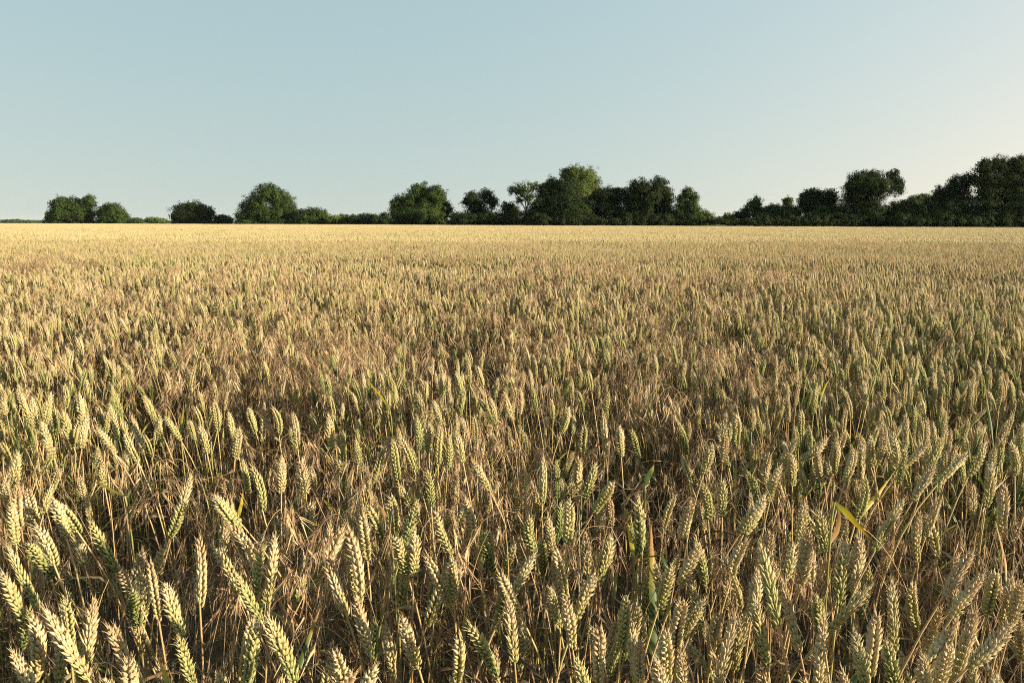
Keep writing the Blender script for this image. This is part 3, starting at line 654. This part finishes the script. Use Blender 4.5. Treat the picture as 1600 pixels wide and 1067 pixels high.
# ------------------------------------------------------------------ the crowd of plants near the camera
def crop_h(x, y):
    return 1 + .045 * noise2(x, y, 2.3, 11) + .03 * noise2(x, y, .7, 12) + .03 * noise2(x, y, 9, 13)
def sparse(x, y): return noise2(x, y, .55, 21) * .6 + noise2(x, y, 1.8, 22) * .5
NEAR_END = 9.5
def region(y, pad=2.6): return 0.80 * np.maximum(y, 0) + pad
pts = []
while len(pts) < 1:
    n = int(430 * (NEAR_END + 1.2) * 2 * (0.8 * NEAR_END + 3.2))
    x = rng.uniform(-(0.8 * NEAR_END + 2.6), 0.8 * NEAR_END + 3.4, n); y = rng.uniform(-1.2, NEAR_END + .3, n)
    ok = (x > -region(y, 2.0)) & (x < region(y, 3.2)) & (rng.rand(n) < np.interp(y, [2.2, 4.5], [.62, .92]) - np.interp(y, [2.2, 5], [1.0, .7]) * sparse(x, y))
    ok &= ~((np.hypot(x, y) < .30))
    pts = np.stack([x[ok], y[ok]], 1)
HP = np.array([h[0] - h[1] * h[2] * .5 for h in heroes])
hx, hy, hz = project(HP)
PROT = [(1022, 1000), (1022, 940), (1020, 880), (1018, 840), (986, 850), (484, 1000), (1355, 795), (1345, 825), (1015, 745), (1545, 645), (374, 800)]
_p = []
for _x, _y in PROT:
    _d = ray(_x, _y); _k = (.79 - CAMH) / _d.z; _p.append((_x, _y, abs(_d.y * _k) * 1.05))
hx = np.append(hx, [q[0] for q in _p]); hy = np.append(hy, [q[1] for q in _p]); hz = np.append(hz, [q[2] for q in _p])
def near_height(y):                           # fill-in plants close to the lens stay a little lower than the ears picked out by eye
    return np.interp(y, [0, .9, 2.2, 3.4, 9], [.88, .90, .95, 1.0, 1.0])
PH0 = 0.715
hgt = (1 - .10 * np.maximum(0, sparse(pts[:, 0], pts[:, 1]))) * crop_h(pts[:, 0], pts[:, 1]) * near_height(pts[:, 1]) * rng.normal(1, .055, len(pts)).clip(.80, 1.10)
# drop fill plants whose ear would stand in front of a picked-out ear
top3 = np.stack([pts[:, 0], pts[:, 1], hgt * (PH0 + .045)], 1)
px, py, pz = project(top3)
infr = (pz > .2) & (px > -60) & (px < PW + 60) & (py > 350) & (py < PH + 120)
drop = np.zeros(len(pts), bool)
idx = np.where(infr & (pz < 4.2))[0]
for i in idx:
    rx = 16 / pz[i] * .95 + 3; 
    m = (np.abs(hx - px[i]) < rx) & (np.abs(hy - py[i]) < 62 / pz[i]) & (hz > pz[i] - .05)
    if m.any() and rng.rand() < .9: drop[i] = True
pts = pts[~drop]; hgt = hgt[~drop]; top3 = top3[~drop]
px, py, pz = project(top3)

# the nearest of the fill plants also become plants of their own, up to 300 in all
NH = 300 - len(heroes)
if NH > 0:
    vis = (px > 5) & (px < PW - 5) & (py > 360) & (py < PH - 25) & (pz > .3)
    order = np.argsort(np.where(vis, pz, 1e9))[:max(NH, 0)]
else:
    order = []; heroes = heroes[:300]
for i in order:
    a = rng.uniform(-.35, .35); b = rng.uniform(-.3, .3); ax = np.array([a, b, 1]); ax /= np.linalg.norm(ax)
    L = rng.uniform(.075, .095); c = 'ptgngtn'[rng.randint(7)]
    heroes.append((np.array([pts[i, 0] + a * .1, pts[i, 1], hgt[i] * PH0 + .085]), ax, L, c))
keep = np.ones(len(pts), bool); keep[list(order)] = False
pts = pts[keep]; hgt = hgt[keep]
print('heroes', len(heroes), 'near plants', len(pts))

# ---- labels that tell the ears apart: colour, lean, size, and where each stands
def zone(x, y):
    rows = [(560, 'in the mid field'), (610, 'in the upper middle of the near crop'), (660, 'above the middle of the near crop'), (720, 'in the middle of the near crop'), (780, 'below the middle of the near crop'), (840, 'behind the front ears'), (900, 'among the front ears'), (960, 'in the second-lowest front row'), (1005, 'near the bottom edge'), (1e9, 'cut off by the bottom edge')]
    cols = [(70, 'at the left edge'), (200, 'near the left edge'), (340, 'far left'), (480, 'left'), (620, 'centre-left'), (740, 'just left of centre'), (860, 'at centre'), (980, 'just right of centre'), (1120, 'centre-right'), (1260, 'right'), (1400, 'far right'), (1530, 'near the right edge'), (1e9, 'at the right edge')]
    return next(w for l, w in rows if y < l), next(w for l, w in cols if x < l)
recs = []
for i, (tip, a, L, c) in enumerate(heroes):
    x, y, z = (float(q) for q in project(tip)); bx, by, _ = (float(q) for q in project(tip - a * L))
    an = math.degrees(math.atan2(x - bx, by - y))
    lean = 'upright' if abs(an) < 6 else ('slightly ' if abs(an) < 16 else 'strongly ' if abs(an) > 33 else '') + ('right-leaning' if an > 0 else 'left-leaning')
    r, cc = zone(x, y); recs.append([i, x, y, c, lean, r, cc, an, math.hypot(x - bx, y - by)])
from collections import defaultdict
grp = defaultdict(list)
for r in recs: grp[(r[3], r[4], r[5], r[6])].append(r)
LAB = {}
for (c, lean, row, colm), rs in grp.items():
    for r in rs: LAB[r[0]] = '%s wheat ear, %s, %s, %s' % (WORD[c], lean, colm, row)
    if len(rs) > 1:
        rs.sort(key=lambda r: r[1]); nm = {2: ['left one of two', 'right one of two'], 3: ['left one of three', 'middle one of three', 'right one of three']}.get(len(rs), ['%s from left' % w for w in ('first', 'second', 'third', 'fourth', 'fifth', 'sixth', 'seventh')])
        for r, w_ in zip(rs, nm): LAB[r[0]] = '%s %s ear, %s, %s, %s' % (WORD[c], lean, w_, colm, row)
def clip16(s):
    for a, b in (('of the near crop', 'of the crop'), (' one of ', ' of '), ('in the upper middle of the crop', 'in the upper middle'), ('slightly ', 'somewhat '), ('cut off by the bottom edge', 'at the bottom edge'), ('just left of centre', 'left of centre'), ('just right of centre', 'right of centre'), ('somewhat ', '')):
        if len(s.split()) <= 16: return s
        s = s.replace(a, b)
    return s
seen = set()
for i in LAB:
    LAB[i] = clip16(LAB[i])
    while LAB[i] in seen: LAB[i] = LAB[i].replace(' ear', ' head', 1) if ' ear' in LAB[i] else 'other ' + LAB[i]
    seen.add(LAB[i])

GW = 'wheat plants standing in the front of the field'
def align(a, spin, bend):
    """orient the ear mesh (+Z base-to-tip chord, bent in XZ) along axis a"""
    q = Vector(a).to_track_quat('Z', 'Y'); m = q.to_matrix() @ Matrix.Rotation(spin, 3, 'Z') @ Matrix.Rotation(-bend / 2, 3, 'Y')
    return m.to_4x4()
for i, (tip, a, L, c) in enumerate(heroes):
    rg = np.random.RandomState(4000 + i)
    v = rg.randint(EARN) ; b = EAR_B[v]
    base = tip - a * L
    lean2 = a.copy(); lean2[2] = 0
    g0 = np.array([base[0] - lean2[0] * .22 + rg.randn() * .015, base[1] - lean2[1] * .22 + rg.randn() * .015, 0])
    root = empty('wheat_plant', tuple(g0)); tag(root, LAB[i], 'wheat plant', GW)
    ripe = TONE[c] + rg.uniform(-.10, .08)
    e = bpy.data.objects.new('ear', EAR_ME[v]); COL.objects.link(e); e.parent = root
    spin = rg.uniform(-1.3, 1.3) if b > .3 else rg.rand() * 6.28
    s = L / .085; wdt = rg.uniform(.92, 1.10) * (1.16 if L < .0995 and base[1] > .95 else 1.0)
    e.matrix_local = Matrix.Translation(Vector(base - g0)) @ align(a, spin, b) @ Matrix.Diagonal((wdt, wdt, s, 1))
    e['ripe'] = float(ripe)
    A = Arr(); H = base[2]
    # the stalk leaves the ear along its axis and straightens up towards the ground
    P = bez(np.zeros(3), np.array([0, 0, H * .45]), (base - g0) - a * H * .28, (base - g0) + a * .004, 12)
    tube(A, P, np.linspace(.0019, .0013, 12), 6, 0, (.5, 0, rg.rand(), 0))
    st = bpy.data.objects.new('stalk', A.mesh('stalk', [M_STALK])); COL.objects.link(st); st.parent = root; st['ripe'] = float(min(1, ripe + .1))
    for kk in range(rg.randint(1, 3)):
        A = Arr(); j = rg.randint(4, 10)
        dry_leaf(A, rg, P[j], rg.rand() * 6.28, rg.uniform(.09, .2), rg.uniform(.002, .0045), 0, 0)
        lf = bpy.data.objects.new('leaf', A.mesh('leaf', [M_DRY])); COL.objects.link(lf); lf.parent = root

# ---- late green and yellow shoots that stand out between the ears: blade points in photo pixels, half-width
GS = 'coloured leaf shoots standing among the ears'
def shoot(label, pix, zt, W, mat, seed, fold=.35, twm=1):
    """a shoot whose single blade passes through the given photo positions, at its real place in the crop"""
    rg = np.random.RandomState(seed)
    x0, y0 = pix[-1]; d = ray(x0, y0); k = (zt - CAMH) / d.z; Y = d.y * k
    W3 = [np.array(at(x, y, Y + .02 * j)) for j, (x, y) in enumerate(pix)]
    n = 14; t = np.linspace(0, len(W3) - 1, n); pts3 = np.stack([np.interp(t, range(len(W3)), [w[i] for w in W3]) for i in range(3)], 1)
    g0 = np.array([W3[0][0] + .01, W3[0][1] + .01, 0])
    root = empty('wheat_shoot', tuple(g0)); tag(root, label, 'wheat shoot', GS)
    A = Arr(); W *= .62 if twm else .85; wid = [W * (min(1, .35 + 2.2 * i / n)) * (1 - (i / (n - 1)) ** 3) + .0002 for i in range(n)]
    ribbon(A, pts3 - g0, wid, (1, .35, 0), 0, (0, 0, .5, 0), fold=fold, twist=rg.uniform(-.9, .9) * twm)
    o = bpy.data.objects.new('leaf', A.mesh('leaf', [mat])); COL.objects.link(o); o.parent = root
    A = Arr(); b = pts3[0] - g0
    tube(A, bez(np.zeros(3), np.array([0, 0, b[2] * .5]), b - (pts3[1] - pts3[0]) * 2, b, 8), .0016, 6, 0, (.5, 0, .3, 0))
    o = bpy.data.objects.new('stalk', A.mesh('stalk', [M_STALK])); COL.objects.link(o); o.parent = root; o['ripe'] = .3
shoot('upright dark green blade with an orange-brown tip, right of centre in the front', [(1024, 1060), (1024, 1020), (1023, 960), (1021, 900), (1017, 815)], .80, .012, M_GREENLEAF, 1, twm=0)
shoot('short bright yellow-green blade just left of an upright pale ear right of centre', [(990, 872), (988, 856), (984, 838), (979, 806)], .80, .0055, M_YELLOWLEAF, 2)
shoot('slender green blade slanting right near the bottom, left of centre', [(452, 1080), (468, 1040), (482, 1000), (500, 950)], .78, .0055, M_GREENLEAF, 3)
shoot('small curled yellow blade with a brown tip at the bottom left', [(266, 1085), (263, 1062), (256, 1045), (246, 1026)], .76, .006, M_YELLOWLEAF, 4)
shoot('bright green and yellow blade curving up to the right, right of the folded orange leaf', [(1342, 812), (1352, 796), (1370, 775), (1394, 742)], .81, .006, M_YELLOWLEAF, 5)
shoot('folded orange-yellow leaf pointing down to the right among the right-hand ears', [(1304, 784), (1322, 800), (1340, 820), (1364, 845)], .80, .0075, M_YELLOWLEAF, 6, .15)
shoot('narrow withered orange leaf behind the folded orange-yellow leaf', [(1296, 850), (1308, 830), (1312, 808), (1306, 780)], .79, .0065, M_ORANGELEAF, 7, .2)
shoot('arched green blade with a brown bend beside the upright green blade', [(1046, 912), (1042, 885), (1034, 866), (1016, 868), (984, 884)], .77, .006, M_GREENLEAF, 8)
shoot('yellow-green blade standing above the second row at the left', [(282, 672), (284, 655), (286, 640), (287, 626)], .82, .005, M_YELLOWLEAF, 9)
shoot('yellow blade with orange top in the left middle of the crop', [(370, 820), (374, 800), (378, 785), (380, 765)], .79, .005, M_YELLOWLEAF, 10)
shoot('tall green blade standing upright near the right edge', [(1552, 690), (1549, 665), (1544, 640), (1540, 610)], .83, .0055, M_GREENLEAF, 11)
shoot('green and yellow blade pointing up right above the right-hand ears', [(1281, 630), (1286, 612), (1292, 598), (1298, 590)], .83, .004, M_YELLOWLEAF, 12)
shoot('small orange-tipped blade at the far right above the middle', [(1536, 800), (1545, 775), (1560, 760), (1578, 742)], .78, .0034, M_ORANGELEAF, 13)
shoot('amber blade rising near the right edge behind the front ears', [(1573, 912), (1572, 880), (1565, 850), (1556, 815)], .79, .0038, M_ORANGELEAF, 14)
shoot('short rust-coloured blade leaning right in the left middle of the crop', [(330, 690), (345, 692), (358, 694)], .79, .005, M_ORANGELEAF, 15)
shoot('yellow blade slanting left above the centre of the crop', [(609, 640), (596, 620), (585, 608), (572, 590)], .83, .0045, M_YELLOWLEAF, 16)
shoot('yellow stem-like blade slanting down right at the far left', [(195, 775), (180, 768), (165, 760), (150, 752)], .78, .005, M_YELLOWLEAF, 17)
shoot('pale brown withered blade crossing between two ears left of centre', [(612, 842), (606, 815), (598, 795), (584, 780)], .80, .005, M_ORANGELEAF, 18)
shoot('fresh green leaf tuft at the bottom edge, right of centre', [(1325, 1085), (1330, 1068), (1336, 1052), (1340, 1045)], .74, .008, M_GREENLEAF, 19)
shoot('dark green leaf hanging in shade right of centre in the middle', [(1008, 758), (1012, 745), (1018, 735), (1022, 726)], .80, .009, M_GREENLEAF, 20)

# ---- long dry straws crossing the crop: photo pixels foot to tip
GD = 'bare dry straws poking out of the crop'
def straw(label, x1, y1, x2, y2, zt, seed, curve=0.0):
    rg = np.random.RandomState(seed)
    d = ray(x2, y2); k = (zt - CAMH) / d.z; Y = d.y * k
    tip = np.array(at(x2, y2, Y)); lo = np.array(at(x1, y1, Y + rg.uniform(-.02, .04)))
    g0 = np.array([lo[0] - (tip - lo)[0] * .6, lo[1], 0]); root = empty('dry_straw', tuple(g0)); tag(root, label, 'straw', GD)
    mid = (tip + lo) / 2 + np.array([curve, 0, abs(curve)])
    A = Arr(); P = bez(np.zeros(3), (lo - g0) * .9, mid - g0, tip - g0, 12)
    tube(A, P, np.linspace(.0013, .0004, 12), 5, 0, (.5, 0, rg.uniform(.5, 1), 0))
    o = bpy.data.objects.new('stalk', A.mesh('stalk', [M_STALK])); COL.objects.link(o); o.parent = root; o['ripe'] = .7
    A = Arr(); j = 5; dry_leaf(A, rg, P[j], rg.rand() * 6.28, .1, .0016, 0); o = bpy.data.objects.new('leaf', A.mesh('leaf', [M_DRY])); COL.objects.link(o); o.parent = root
for i, (lab, *a) in enumerate([
    ('thin straight straw with a pointed tip rising between the central ears', 797, 918, 784, 790, .84),
    ('straw leaning right, crossing dark shade just left of centre', 708, 965, 765, 828, .80),
    ('pale straw slanting right below the centre', 812, 1025, 855, 885, .78),
    ('brown straw slanting left across the centre front', 888, 1000, 812, 848, .80),
    ('straw leaning right in front of the ears right of centre', 905, 945, 952, 812, .82),
    ('thick bent straw rising through the front ears at the far left', 115, 1067, 170, 905, .80),
    ('straw running up through the left front, tip above the ears', 176, 905, 170, 770, .83),
    ('long straw slanting left at the far left edge', 60, 950, 2, 872, .78),
    ('thin upright straw at the right behind the front ears', 1068, 960, 1072, 800, .80),
    ('long straw slanting down right above the folded orange leaf', 1480, 900, 1340, 820, .80),
    ('straw leaning left among the right-hand ears in the upper middle', 1215, 730, 1166, 642, .84),
    ('long straw leaning left through the right-hand front ears', 1250, 850, 1196, 758, .82),
    ('straw leaning right over the right-hand ears near the bottom', 1265, 935, 1318, 830, .82),
    ('straw slanting right in the left middle above a curved ear', 300, 660, 258, 630, .84),
    ('fine straw slanting right near the right edge in the middle', 1510, 830, 1508, 742, .82),
    ('straw slanting left near the left edge, second row', 90, 790, 40, 700, .80)]):
    straw(lab, *a, 60 + i, curve=(-1) ** i * .008)

# ---- the brome tufts that stand out, each where its drooping heads show in the photo
GR = 'tufts of dead brome grass standing out in the front'
for i, (px_, py_, zt, lab) in enumerate([
    (598, 872, .79, 'arching pale brown brome heads left of the centre front, drooping like a fountain'),
    (1522, 826, .80, 'tall brown brome tuft drooping near the right edge above the front ears'),
    (236, 978, .77, 'brown brome tuft sweeping sideways low in the bottom left'),
    (1490, 965, .78, 'thick brown brome tuft arching left in the bottom right'),
    (716, 962, .76, 'small brown brome tuft curling over below the centre left ears'),
    (222, 722, .82, 'brown brome tuft spreading over the left ears in the middle rows'),
    (437, 768, .80, 'brome tuft with fine drooping heads left of centre in the middle rows'),
    (803, 658, .83, 'brome tuft fanned out like a spider at the centre of the middle rows'),
    (1026, 796, .80, 'thin looping brome stems right of centre behind the green blade'),
    (285, 900, .79, 'dense straw-brown brome tuft between the front ears at the far left'),
    (486, 958, .77, 'brome tuft arching left above the bottom edge, left of centre'),
    (100, 850, .79, 'matted brown brome tuft near the left edge behind the front ears'),
    (1120, 830, .79, 'thin drooping brome tuft right of centre behind the front ears'),
    (640, 700, .82, 'brome tuft between two greenish ears left of centre in the middle'),
    (900, 800, .80, 'brown brome tuft just right of centre above the front ears')]):
    rg = np.random.RandomState(6000 + i); d = ray(px_, py_); k = (zt - CAMH) / d.z
    root = empty('brome_tuft', (d.x * k, d.y * k, 0)); tag(root, lab, 'grass tuft', GR, 'thing')
    for nm_, arr_ in [x for _ in range(4) for PA in [Arr()] for x in (('stalk', make_brome(rg, 0, 1, zt - .015, PA)), ('panicle', PA))]:
        o = bpy.data.objects.new(nm_, arr_.mesh(nm_, [M_BROME])); COL.objects.link(o); o.parent = root

# ------------------------------------------------------------------ crowd prototypes (unlinked source geometry)
pr = np.random.RandomState(9)
protos, P_, pid_, rot_, scl_, rip_ = [], [], [], [], [], []
def put(xy, pid, rot, scl, ripe, z=0):
    P_.append(np.column_stack([xy, np.full(len(xy), z)])); pid_.append(pid); rot_.append(rot); scl_.append(scl); rip_.append(ripe)
leans = [0.02, .06, .1, .14, .18, .22, .28, .34, .42, .55, .08, .16, .25, .7]
near_ids = []
for i, le in enumerate(leans):
    near_ids.append(len(protos)); protos.append(hidden_proto('wheat', make_plant(np.random.RandomState(100 + i), 1, PH0 - .0, le).mesh('wheat', PM)))
def ripefield(x, y): return .68 + .10 * noise2(x, y, 1.6, 31) + .10 * noise2(x, y, .35, 32) + .05 * noise2(x, y, 14, 33)
n = len(pts)
wts = np.array([1.3, 1.5, 1.5, 1.4, 1.3, 1.1, .9, .6, .4, .25, 1.5, 1.3, 1, .15]); wts /= wts.sum()
yaw = np.where(pr.rand(n) < .35, pr.normal(2.7, .7, n), pr.uniform(0, 6.28, n))
rp = ripefield(pts[:, 0], pts[:, 1]) + pr.normal(0, .15, n)
rp = np.where(pr.rand(n) < .22, rp - .28, rp).clip(.06, .98)
put(pts, pr.choice(near_ids, n, p=wts), np.column_stack([pr.normal(0, .04, n), pr.normal(0, .04, n), yaw]), np.column_stack([hgt ** 0 * pr.uniform(.9, 1.08, n)] * 2 + [hgt]), rp)

# tiles for the field farther off: mid (0.5 m), low (1 m), far (3 m)
def tile(seed, size, dens, lod, pool, brome_pool=None, brome_dens=0):
    rg = np.random.RandomState(seed); A = Arr(); N = int(size * size * dens)
    for k in range(N):
        v, q, m, c = pool[rg.randint(len(pool))].cat()
        x, y = rg.uniform(-size / 2, size / 2, 2); a = rg.normal(2.7, .8) if rg.rand() < .35 else rg.rand() * 6.28
        s = rg.normal(1, .055); ca, sa = math.cos(a) * .98, math.sin(a) * .98
        w = np.empty_like(v); w[:, 0] = v[:, 0] * ca - v[:, 1] * sa + x; w[:, 1] = v[:, 0] * sa + v[:, 1] * ca + y; w[:, 2] = v[:, 2] * s
        c = c.copy(); c[:, 3] += rg.normal(0, .14) - (.28 if rg.rand() < .12 else 0)
        A.add(w, q, m, c)
    for k in range(int(size * size * brome_dens)):
        v, q, m, c = brome_pool[rg.randint(len(brome_pool))].cat()
        x, y = rg.uniform(-size / 2, size / 2, 2); a = rg.rand() * 6.28; ca, sa = math.cos(a), math.sin(a)
        w = np.empty_like(v); w[:, 0] = v[:, 0] * ca - v[:, 1] * sa + x; w[:, 1] = v[:, 0] * sa + v[:, 1] * ca + y; w[:, 2] = v[:, 2] * rg.normal(1, .05)
        A.add(w, q, 3, c)
    return A
pool2 = [make_plant(np.random.RandomState(200 + i), 2, PH0, [.03, .08, .12, .16, .2, .26, .33, .45][i % 8]) for i in range(16)]
pool3 = [make_plant(np.random.RandomState(300 + i), 3, PH0, [.03, .08, .12, .16, .2, .26, .33, .45][i % 8]) for i in range(16)]
brp = [make_brome(np.random.RandomState(400 + i), 1, 3) for i in range(6)]
PM4 = PM + [M_BROME]
mid_ids, low_ids, far_ids = [], [], []
for i in range(12): mid_ids.append(len(protos)); protos.append(hidden_proto('wheat', tile(1000 + i, .5, 390, 2, pool2, brp, 12 if i % 3 else 34).mesh('wheat', PM4)))
for i in range(10): low_ids.append(len(protos)); protos.append(hidden_proto('wheat', tile(1100 + i, 1.0, 370, 3, pool3, brp, 7 if i % 2 else 2).mesh('wheat', PM4)))
for i in range(6): far_ids.append(len(protos)); protos.append(hidden_proto('wheat', tile(1200 + i, 3.0, 190, 3, pool3).mesh('wheat', PM4)))
def tiles(ids, size, y0, y1, seed, wide=1.0):
    rg = np.random.RandomState(seed); out = []
    for jy in np.arange(y0 + size / 2, y1, size):
        hw = region(jy, 3.5 if jy < 40 else 6)
        xs = np.arange(-math.ceil(hw / size) * size, hw + size, size)
        out.append(np.column_stack([xs + rg.uniform(-.1, .1, len(xs)) * size, np.full(len(xs), jy) + rg.uniform(-.1, .1, len(xs)) * size]))
    xy = np.concatenate(out); xy = xy[xy[:, 1] < edge_depth(xy[:, 0], xy[:, 1]) - size / 2]
    # the wheel track of a tramline: a shorter, greener strip across the left of the field
    tl = np.abs(xy[:, 1] - (42.0 - .30 * xy[:, 0]))
    n = len(xy); h = crop_h(xy[:, 0], xy[:, 1]) * rg.normal(1, .012, n); tram = (tl < 1.0) & (xy[:, 0] < -1) & (xy[:, 0] > -36) & (rg.rand(n) < .75); h = np.where(tram, h * .86, h)
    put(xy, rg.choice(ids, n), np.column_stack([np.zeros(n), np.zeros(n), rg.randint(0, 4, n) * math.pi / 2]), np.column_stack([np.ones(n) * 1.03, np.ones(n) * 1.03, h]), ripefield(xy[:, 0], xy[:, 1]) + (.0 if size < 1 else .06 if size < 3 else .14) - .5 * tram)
    print('tiles', size, n)
tiles(mid_ids, .5, NEAR_END, 18.0, 1)
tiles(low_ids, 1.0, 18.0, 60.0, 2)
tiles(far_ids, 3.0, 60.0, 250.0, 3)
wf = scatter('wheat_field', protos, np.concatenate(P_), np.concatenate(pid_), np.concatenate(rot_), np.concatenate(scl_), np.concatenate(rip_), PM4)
tag(wf, 'ripening wheat crop filling the whole field up to the tree line', 'wheat crop', kind='stuff')

# ---- dead brome grass tangled through the near crop
P_, pid_, rot_, scl_, rip_ = [], [], [], [], []
bpro = [hidden_proto('brome', make_brome(np.random.RandomState(700 + i), 0, 5).mesh('brome', [M_BROME])) for i in range(9)]
def litter(rg):
    A = Arr()
    for k in range(26):
        x, y = rg.uniform(-.14, .14, 2); dry_leaf(A, rg, (x, y, rg.uniform(.05, .52)), rg.rand() * 6.28, rg.uniform(.1, .26), rg.uniform(.0015, .0038), 0, 0, 1.0)
    for k in range(10):
        x, y = rg.uniform(-.14, .14, 2); p = np.array([x, y, rg.uniform(.0, .3)]); d = rg.randn(3) * np.array([.15, .15, .1]) + np.array([0, 0, .22])
        tube(A, [p, p + d * .5 + rg.randn(3) * .01, p + d], .0009, 3, 0, (.4, .3, rg.rand(), 0))
    return A
lpro = [hidden_proto('brome', litter(np.random.RandomState(800 + i)).mesh('brome', [M_DRY])) for i in range(6)]
BP = []
for _x, _y, _r in [(230, 850, .2), (130, 790, .2), (420, 890, .15), (480, 800, .18), (830, 740, .2), (740, 690, .2), (60, 720, .2), (1450, 850, .15), (640, 545, .5), (1000, 560, .5), (350, 560, .5), (1180, 720, .2), (900, 480, .9), (300, 480, 1.0), (1560, 890, .15), (560, 900, .12), (320, 960, .12)]:
    _d = ray(_x, _y); _k = (.70 - CAMH) / _d.z; BP.append((_d.x * _k, _d.y * _k, _r))
n = 21000
x = pr.uniform(-10.6, 11.2, n); y = pr.uniform(-1, 9.8, n)
dens = np.interp(y, [2, 3], [.11, .14]) + .75 * (y > 2.6) * np.maximum(0, noise2(x, y, 1.1, 41)) + .35 * np.maximum(0, noise2(x, y, 1.1, 41)) - .35 * np.maximum(0, sparse(x, y)) + .9 * sum(np.exp(-((x - a) ** 2 + (y - b) ** 2) / c ** 2) for a, b, c in BP)
ok = (np.abs(x) < region(y, 2.6)) & (pr.rand(n) < dens) & (np.hypot(x, y) > .35)
bx_, by_, bz_ = project(np.stack([x, y, np.full(len(x), .74)], 1))
for i in np.where(ok & (bz_ > .2) & (bz_ < 2.6) & (by_ < PH + 200))[0]:
    if ((np.abs(hx - bx_[i]) < 26 / bz_[i]) & (np.abs(hy - by_[i]) < 70 / bz_[i]) & (hz > bz_[i] - .03)).any() and pr.rand() < .62: ok[i] = False
xy = np.stack([x[ok], y[ok]], 1); n = len(xy)
put(xy, pr.randint(0, 9, n), np.column_stack([pr.normal(0, .08, n), pr.normal(0, .08, n), pr.uniform(0, 6.28, n)]), np.repeat((crop_h(xy[:, 0], xy[:, 1]) * near_height(xy[:, 1]) * pr.uniform(.90, 1.12, n))[:, None], 3, 1), np.full(n, .5))
n = 1100; x = pr.uniform(-7.5, 8.0, n); y = pr.uniform(-1, 6.2, n); ok = np.abs(x) < region(y, 2.4); xy = np.stack([x[ok], y[ok]], 1); n = len(xy)
put(xy, 9 + pr.randint(0, 6, n), np.column_stack([np.zeros(n), np.zeros(n), pr.uniform(0, 6.28, n)]), np.ones((n, 3)), np.full(n, .5))
bf = scatter('dead_brome_grass', bpro + lpro, np.concatenate(P_), np.concatenate(pid_), np.concatenate(rot_), np.concatenate(scl_), np.concatenate(rip_), [M_BROME, M_DRY])
tag(bf, 'brown dead brome grass and withered leaves tangled between the wheat stalks', 'grass', kind='stuff')
